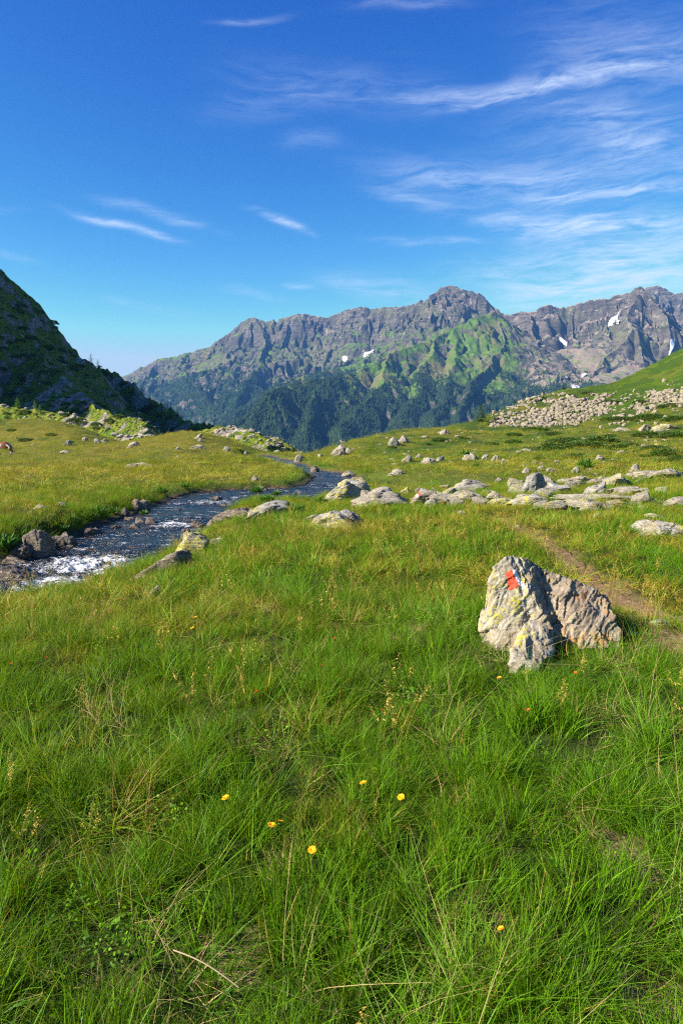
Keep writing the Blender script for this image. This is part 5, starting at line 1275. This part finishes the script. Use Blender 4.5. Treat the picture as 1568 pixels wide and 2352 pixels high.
tag(obj('mountain_range', mme, M['mount']), kind='structure')
# forest cones
FC = bpy.data.collections.new('forest_trees')
for k in range(3):
    r = np.random.default_rng(k); V, F = [], []; c_n = 0
    for z0, z1, rd in ((.0, .5, .21), (.22, .75, .16), (.5, 1.0, .10)):
        n6 = 6; V += [(rd * math.cos(6.283 * q / n6) * r.uniform(.8, 1.2), rd * math.sin(6.283 * q / n6) * r.uniform(.8, 1.2), z0) for q in range(n6)] + [(0, 0, z1)]
        F += [[c_n + q, c_n + (q + 1) % n6, c_n + n6] for q in range(n6)]; c_n += n6 + 1
    me = mesh_np('far_conifer', np.array(V), np.array(F), False); me.materials.append(M['needle_far'] if 'needle_far' in M else M.setdefault('needle_far', simple('far_needles', (0.022, 0.048, 0.014), .9)))
    o = bpy.data.objects.new('far_conifer_%d' % k, me); FC.objects.link(o)
nf = 150000; yy = 2400 + (7000 - 2400) * rng.random(nf) ** .9; aa = rng.uniform(-.36, .36, nf); xx = aa * yy; zz = mount_z(xx, yy)
e = 12.0; gxn = (mount_z(xx + e, yy) - zz) / e; gyn = (mount_z(xx, yy + e) - zz) / e; slope = np.hypot(gxn, gyn)
nbf = fbm(xx / 350, yy / 350, 4, 141); nsf = fbm(xx / 90, yy / 90, 4, 142)
pf = (1 - sstep(150, 330, zz - 190 * sstep(4700, 5500, yy) + 130 * nbf + 110 * nsf)) * (1 - sstep(1.5, 2.1, slope)) * (zz > -540)
kf = rng.random(nf) < pf; xx, yy, zz = xx[kf], yy[kf], zz[kf]; kf = len(xx)
hh = rng.uniform(11, 22, kf)[:, None]
gn_scatter('mountain_forest', np.stack([xx, yy, zz - 1], -1), np.stack([xx * 0, xx * 0, rng.uniform(0, 6, kf)], -1), np.hstack([hh * 1.15, hh * 1.15, hh]), rng.integers(3, size=kf), xx * 0, FC, 'dark conifer forest on the lower flanks of the distant mountains', 'forest')
print('mountains', kf, round(time.time() - T0, 1))
# snow patches draped on the range
N = NT('old_snow'); pos = N.n('ShaderNodeNewGeometry').outputs['Position']
M['snow'] = N.out(N.princ(N.mix(N.ramp(N.noise(pos, .05, 5, .6), .4, .7), (0.80, 0.78, 0.76), (0.68, 0.64, 0.62)), .7, spec=.2))
SN = [([(785, 822), (793, 819), (799, 824), (797, 830), (790, 831), (787, 826)], 'rounded snow patch, left of two under the grey wall'),
 ([(833, 819), (838, 810), (846, 811), (857, 805), (858, 808), (845, 816), (836, 820)], 'streak of snow, right of two under the grey wall'),
 ([(1402, 733), (1415, 727), (1423, 715), (1417, 733), (1418, 737), (1405, 746), (1394, 750), (1398, 740)], 'large snowfield high in the right cirque'),
 ([(1414, 741), (1422, 737), (1420, 743), (1412, 744)], 'little snow spot under the large snowfield'),
 ([(1281, 775), (1291, 781), (1302, 789), (1301, 796), (1293, 790), (1285, 783)], 'snow streak at the edge of the shadow in the cirque'),
 ([(1536, 780), (1549, 781), (1548, 795), (1538, 815), (1533, 820), (1539, 800)], 'long narrow snow gully at the far right'),
 ([(1308, 886), (1322, 890), (1332, 890), (1331, 895), (1312, 894)], 'low snow patch just over the near crest'),
 ([(1334, 862), (1346, 859), (1344, 864), (1335, 867)], 'small snow patch above the low one near the crest')]
for poly, lab in SN:
    P = smooth_poly(np.array(poly, float), 2); lo, hi = P.min(0), P.max(0); n_ = 22
    U_, V_ = np.meshgrid(np.linspace(lo[0], hi[0], n_), np.linspace(lo[1], hi[1], n_)); c0 = P.mean(0)
    cc = hit_fn(c0[0], c0[1], mount_f, 3000, 8200, 2600)
    if cc is None: print('snow miss', lab); continue
    pts, ok = [], []
    for u_, v_ in zip(U_.ravel(), V_.ravel()):
        h = hit_fn(u_, v_, mount_f, cc[1] - 350, cc[1] + 350, 240); ok.append(h is not None); pts.append(h if h is not None else np.zeros(3))
    sd_ = poly_sd(U_.ravel() + .5 * pn(U_.ravel() / 2, V_.ravel() / 2, 151), V_.ravel() + .5 * pn(U_.ravel() / 2, V_.ravel() / 2, 152), P)
    ok = np.array(ok) & (sd_ < .6); pts = np.array(pts) - cc; F = grid_faces(n_, n_); F = F[ok[F].all(1)]
    if len(F) == 0: continue
    e = np.max([np.linalg.norm(pts[F[:, q]] - pts[F[:, (q + 1) % 4]], axis=1) for q in range(4)], 0); F = F[e < 260]
    dirc = -ray(*c0); pts = pts + dirc / np.linalg.norm(dirc) * 14 + [0, 0, 8]
    # closed shell: a thin slab of old snow
    nn = len(pts); top = pts; bot = pts - [0, 0, 12]
    me = mesh_np('snow_patch', np.vstack([top, bot]), np.vstack([F, F[:, ::-1] + nn]))
    tag(obj('snow_patch', me, M['snow'], loc=cc), lab, 'snow patch')
# valley floor and outlying land under everything
t_ = np.linspace(0, 2 * np.pi, 97)[:-1]; rr_ = np.array([60, 300, 1200, 3000, 9000, 16000.])
Vv = np.array([[q * math.cos(a_), q * math.sin(a_), -60 - 540 * sstep(200, 2200, q)] for q in rr_ for a_ in t_]); m_ = 96
F = np.array([[i * m_ + k, (i + 1) * m_ + k, (i + 1) * m_ + (k + 1) % m_, i * m_ + (k + 1) % m_] for i in range(5) for k in range(m_)])
N = NT('valley_turf'); pos = N.n('ShaderNodeNewGeometry').outputs['Position']
M['valley'] = N.out(N.princ(N.mix(N.noise(pos, .01, 6, .6), (0.03, 0.06, 0.015), (0.08, 0.11, 0.03)), .95))
tag(obj('valley_floor', mesh_np('valley_floor', Vv, F), M['valley']), kind='structure')

# ------------------------------------------------------------------ cow at the left edge
def cow(b, H):
    root = empty('cow', b, math.radians(180 + 6)); tag(root, 'brown and white cow seen from behind at the left edge of the meadow', 'cow')
    s = H / 1.38
    J = [(-.75, 0, 1.12, .27), (-.35, 0, 1.08, .36), (.1, 0, 1.05, .38), (.5, 0, 1.10, .33), (.85, 0, 1.12, .22), (1.1, 0, 1.10, .15), (1.32, 0, 1.08, .14), (1.58, 0, .96, .09)]
    E = [(i, i + 1) for i in range(7)]
    def chain(st, pts):
        prev = st
        for p in pts: J.append(p); E.append((prev, len(J) - 1)); prev = len(J) - 1
    for sy in (-1, 1):
        chain(0, [(-.78, .20 * sy, .85, .19), (-.70, .22 * sy, .66, .11), (-.86, .21 * sy, .48, .075), (-.80, .21 * sy, .22, .05), (-.78, .21 * sy, .03, .06)])
        chain(3, [(.52, .19 * sy, .80, .15), (.54, .20 * sy, .50, .075), (.53, .20 * sy, .24, .05), (.55, .20 * sy, .03, .06)])
    me = bpy.data.meshes.new('t'); me.from_pydata([(x * s, y * s, z * s) for x, y, z, _ in J], E, []); o = bpy.data.objects.new('t', me); COL.objects.link(o)
    sk = o.modifiers.new('k', 'SKIN'); sub = o.modifiers.new('s', 'SUBSURF'); sub.levels = 2; sub.render_levels = 2
    for v, j in zip(me.skin_vertices[0].data, J): v.radius = (j[3] * s, j[3] * s)
    me.skin_vertices[0].data[2].use_root = True
    dg = bpy.context.evaluated_depsgraph_get(); dg.update(); m2 = bpy.data.meshes.new_from_object(o.evaluated_get(dg)); bpy.data.objects.remove(o)
    N = NT('cow_hide'); tc = N.n('ShaderNodeTexCoord').outputs['Object']
    sepz = N.n('ShaderNodeSeparateXYZ', {0: tc}).outputs[2]
    f = N.ramp(N.m('SUBTRACT', N.noise(tc, 2.6, 2, .5), N.m('MULTIPLY', N.m('SUBTRACT', 1.0, sepz), .16)), .40, .44)
    M['hide'] = N.out(N.princ(N.mix(f, (0.62, 0.58, 0.52), (0.20, 0.060, 0.022)), .7))
    obj('body', m2, M['hide'], root)
    def pt(nm, P, rad, n_=8, tp=.6, mat=None):
        V, F = tube([tuple(c * s for c in p) for p in P], rad * s, n_, tp); obj(nm, mesh_np(nm, V, F), mat or M['hide'], root)
    pt('tail', [(-.98, 0, 1.20), (-1.08, .02, 1.0), (-1.10, .05, .7), (-1.14, .06, .45)], .035, 8, .5)
    pt('tail_tuft', [(-1.14, .06, .47), (-1.16, .06, .38), (-1.16, .06, .26)], .05, 8, .2)
    for sy in (-1, 1):
        pt('ear', [(1.28, .10 * sy, 1.16), (1.26, .20 * sy, 1.18), (1.25, .29 * sy, 1.12)], .05, 8, .3)
        pt('horn', [(1.32, .07 * sy, 1.20), (1.34, .17 * sy, 1.28), (1.40, .19 * sy, 1.37)], .028, 8, .2, M['stone'])
b = hit(9, 1046); cow(b, 30 / FPX * b[1])

# ------------------------------------------------------------------ haze, sky, sun, camera
HAZE = 4.2e-5
bm = bmesh.new(); bmesh.ops.create_cube(bm, size=1.0); me = bpy.data.meshes.new('haze'); bm.to_mesh(me); bm.free()
hz_ = obj('haze', me); hz_.scale = (34000, 34000, 2300); hz_.location = (0, 0, -620 + 1150)
N = NT('valley_haze'); v = N.n('ShaderNodeVolumePrincipled', {'Color': (0.14, 0.42, 1.0, 1), 'Density': HAZE, 'Anisotropy': .1}).outputs[0]
me.materials.append(N.out(None, v)); tag(hz_, 'thin blue air haze over the valley', 'haze', kind='stuff')

w = bpy.data.worlds.new('World'); sc.world = w; w.use_nodes = True; N = NT('w', w.node_tree)
el = math.asin(SUN[2]); azs = math.atan2(SUN[0], SUN[1])
sky = N.n('ShaderNodeTexSky', sky_type='NISHITA', sun_disc=False, sun_elevation=el, sun_rotation=azs, altitude=2200.0, air_density=1.0, dust_density=.3, ozone_density=2.2)
sp_ = N.n('ShaderNodeSeparateColor', {0: sky.outputs[0]}).outputs
def chan(s, a_, p_, mx_v): return N.m('MINIMUM', N.m('MULTIPLY', N.m('POWER', N.m('MULTIPLY', s, .1275), p_), a_ / .256), mx_v / .256)
hs = N.n('ShaderNodeCombineColor', {0: chan(sp_[0], 13.0, 3.0, .8), 1: chan(sp_[1], 3.9, 2.0, .95), 2: chan(sp_[2], 1.39, .84, .88)}).outputs[0]
d = N.n('ShaderNodeTexCoord').outputs['Generated']
sx = N.n('ShaderNodeSeparateXYZ', {0: d}).outputs
AZ = N.m('ARCTAN2', sx[0], sx[1]); EL = N.m('ARCSINE', sx[2])
cv = N.n('ShaderNodeCombineXYZ', {0: AZ, 1: EL, 2: 0.0}).outputs[0]
wrp = N.n('ShaderNodeTexNoise', {'Vector': cv, 'Scale': 7.0, 'Detail': 3.0}).outputs[1]
cvw = N.vm('ADD', cv, N.n('ShaderNodeVectorMath', {0: N.vm('SUBTRACT', wrp, (0.5, 0.5, 0.5)), 'Scale': .035}, operation='SCALE').outputs[0])
sw = N.n('ShaderNodeSeparateXYZ', {0: cvw}).outputs
WS = [(165, 484, 400, 552, 9, .75), (235, 452, 495, 527, 11, .38), (578, 480, 716, 531, 8, .60), (235, 692, 440, 722, 7, .42), (930, 218, 1600, 128, 15, .42), (985, 248, 1350, 178, 9, .34), (1250, 150, 1700, 120, 40, .30),
 (860, 385, 1400, 432, 34, .42), (1230, 448, 1640, 432, 11, .62), (1055, 492, 1640, 520, 22, .55), (1060, 625, 1640, 650, 45, .52), (735, 640, 1010, 682, 26, .42), (650, 655, 720, 660, 7, .35), (495, 50, 665, 36, 5, .30), (800, 20, 1080, 0, 9, .22),
 (1340, 320, 1640, 385, 34, .35), (840, 430, 1040, 474, 18, .28), (540, 165, 1040, 210, 40, .16), (640, 320, 780, 325, 22, .16), (1240, 560, 1700, 600, 60, .42), (1100, 690, 1600, 700, 40, .30), (1200, 40, 1700, 90, 60, .14), (0, 575, 100, 610, 8, .22), (860, 548, 1090, 553, 8, .30), (470, 255, 730, 225, 26, .12), (1200, 240, 1600, 280, 26, .20), (-200, 470, 80, 480, 10, .1), (500, 668, 660, 690, 9, .25), (1020, 730, 1640, 640, 60, .34), (1150, 520, 1640, 560, 50, .26), (1150, 395, 1640, 370, 50, .2), (1100, 300, 1640, 250, 60, .12)]
tot = None; veil = None
for x0, y0, x1, y1, wd, inten in WS:
    (a0, e0), (a1, e1) = ang(x0, y0), ang(x1, y1); ca_, ce = (a0 + a1) / 2, (e0 + e1) / 2
    L = math.hypot(a1 - a0, e1 - e0) / 2; th = math.atan2(e1 - e0, a1 - a0); W_ = wd / FPX
    u = N.m('ADD', N.m('MULTIPLY', N.m('SUBTRACT', sw[0], ca_), math.cos(th) / L), N.m('MULTIPLY', N.m('SUBTRACT', sw[1], ce), math.sin(th) / L))
    v_ = N.m('ADD', N.m('MULTIPLY', N.m('SUBTRACT', sw[0], ca_), -math.sin(th) / W_), N.m('MULTIPLY', N.m('SUBTRACT', sw[1], ce), math.cos(th) / W_))
    r2 = N.m('ADD', N.m('POWER', N.m('ABSOLUTE', u), 3.0), N.m('MULTIPLY', v_, v_))
    g_ = N.m('MULTIPLY', N.m('POWER', 2.718, N.m('MULTIPLY', r2, -1.2)), inten)
    tot = g_ if tot is None else N.m('ADD', tot, g_)
st1 = N.noise(N.n('ShaderNodeMapping', {'Vector': cvw, 'Rotation': (0, 0, .12), 'Scale': (1.0, 7.0, 1.0)}).outputs[0], 9.0, 8, .68, .6)
st2 = N.noise(N.n('ShaderNodeMapping', {'Vector': cvw, 'Rotation': (0, 0, -.25), 'Scale': (1.0, 5.0, 1.0)}).outputs[0], 22.0, 6, .7, .4)
mod = N.m('ADD', N.m('MULTIPLY', N.ramp(st1, .32, .72), 1.0), N.m('MULTIPLY', N.ramp(st2, .35, .75), .45))
cl = N.m('MULTIPLY', N.m('MULTIPLY', tot, 1.12), mod, clamp=True)
csky = N.mix(N.m('MULTIPLY', cl, .80), hs, (3.6, 4.1, 4.9))
bg = N.n('ShaderNodeBackground', {'Color': csky, 'Strength': .10})
N.t.links.new(bg.outputs[0], N.n('ShaderNodeOutputWorld').inputs[0])

sl = bpy.data.lights.new('sun', 'SUN'); sl.energy = 5.0; sl.angle = math.radians(.53); sl.color = (1.0, .90, .76)
so_ = bpy.data.objects.new('sun', sl); COL.objects.link(so_)
so_.rotation_euler = Vector([float(v) for v in SUN]).to_track_quat('Z', 'Y').to_euler()
cam = bpy.data.cameras.new('camera'); cam.sensor_fit = 'VERTICAL'; cam.sensor_height = 36; cam.lens = 24; cam.clip_start = .05; cam.clip_end = 60000
co = bpy.data.objects.new('camera', cam); COL.objects.link(co); co.location = (0, 0, EYE); co.rotation_euler = (math.pi / 2 - PITCH, 0, 0); sc.camera = co
sc.view_settings.view_transform = 'Standard'; sc.view_settings.look = 'None'; sc.view_settings.gamma = 1.0; sc.view_settings.exposure = 1.36
sc.cycles.use_denoising = False; sc.cycles.use_adaptive_sampling = False; sc.cycles.filter_width = 1.15
sc.cycles.sample_clamp_direct = 8.0; sc.cycles.sample_clamp_indirect = 4.0
sc.cycles.max_bounces = 6; sc.cycles.transmission_bounces = 3; sc.cycles.diffuse_bounces = 2; sc.cycles.glossy_bounces = 2; sc.cycles.volume_bounces = 0
print('done', round(time.time() - T0, 1))
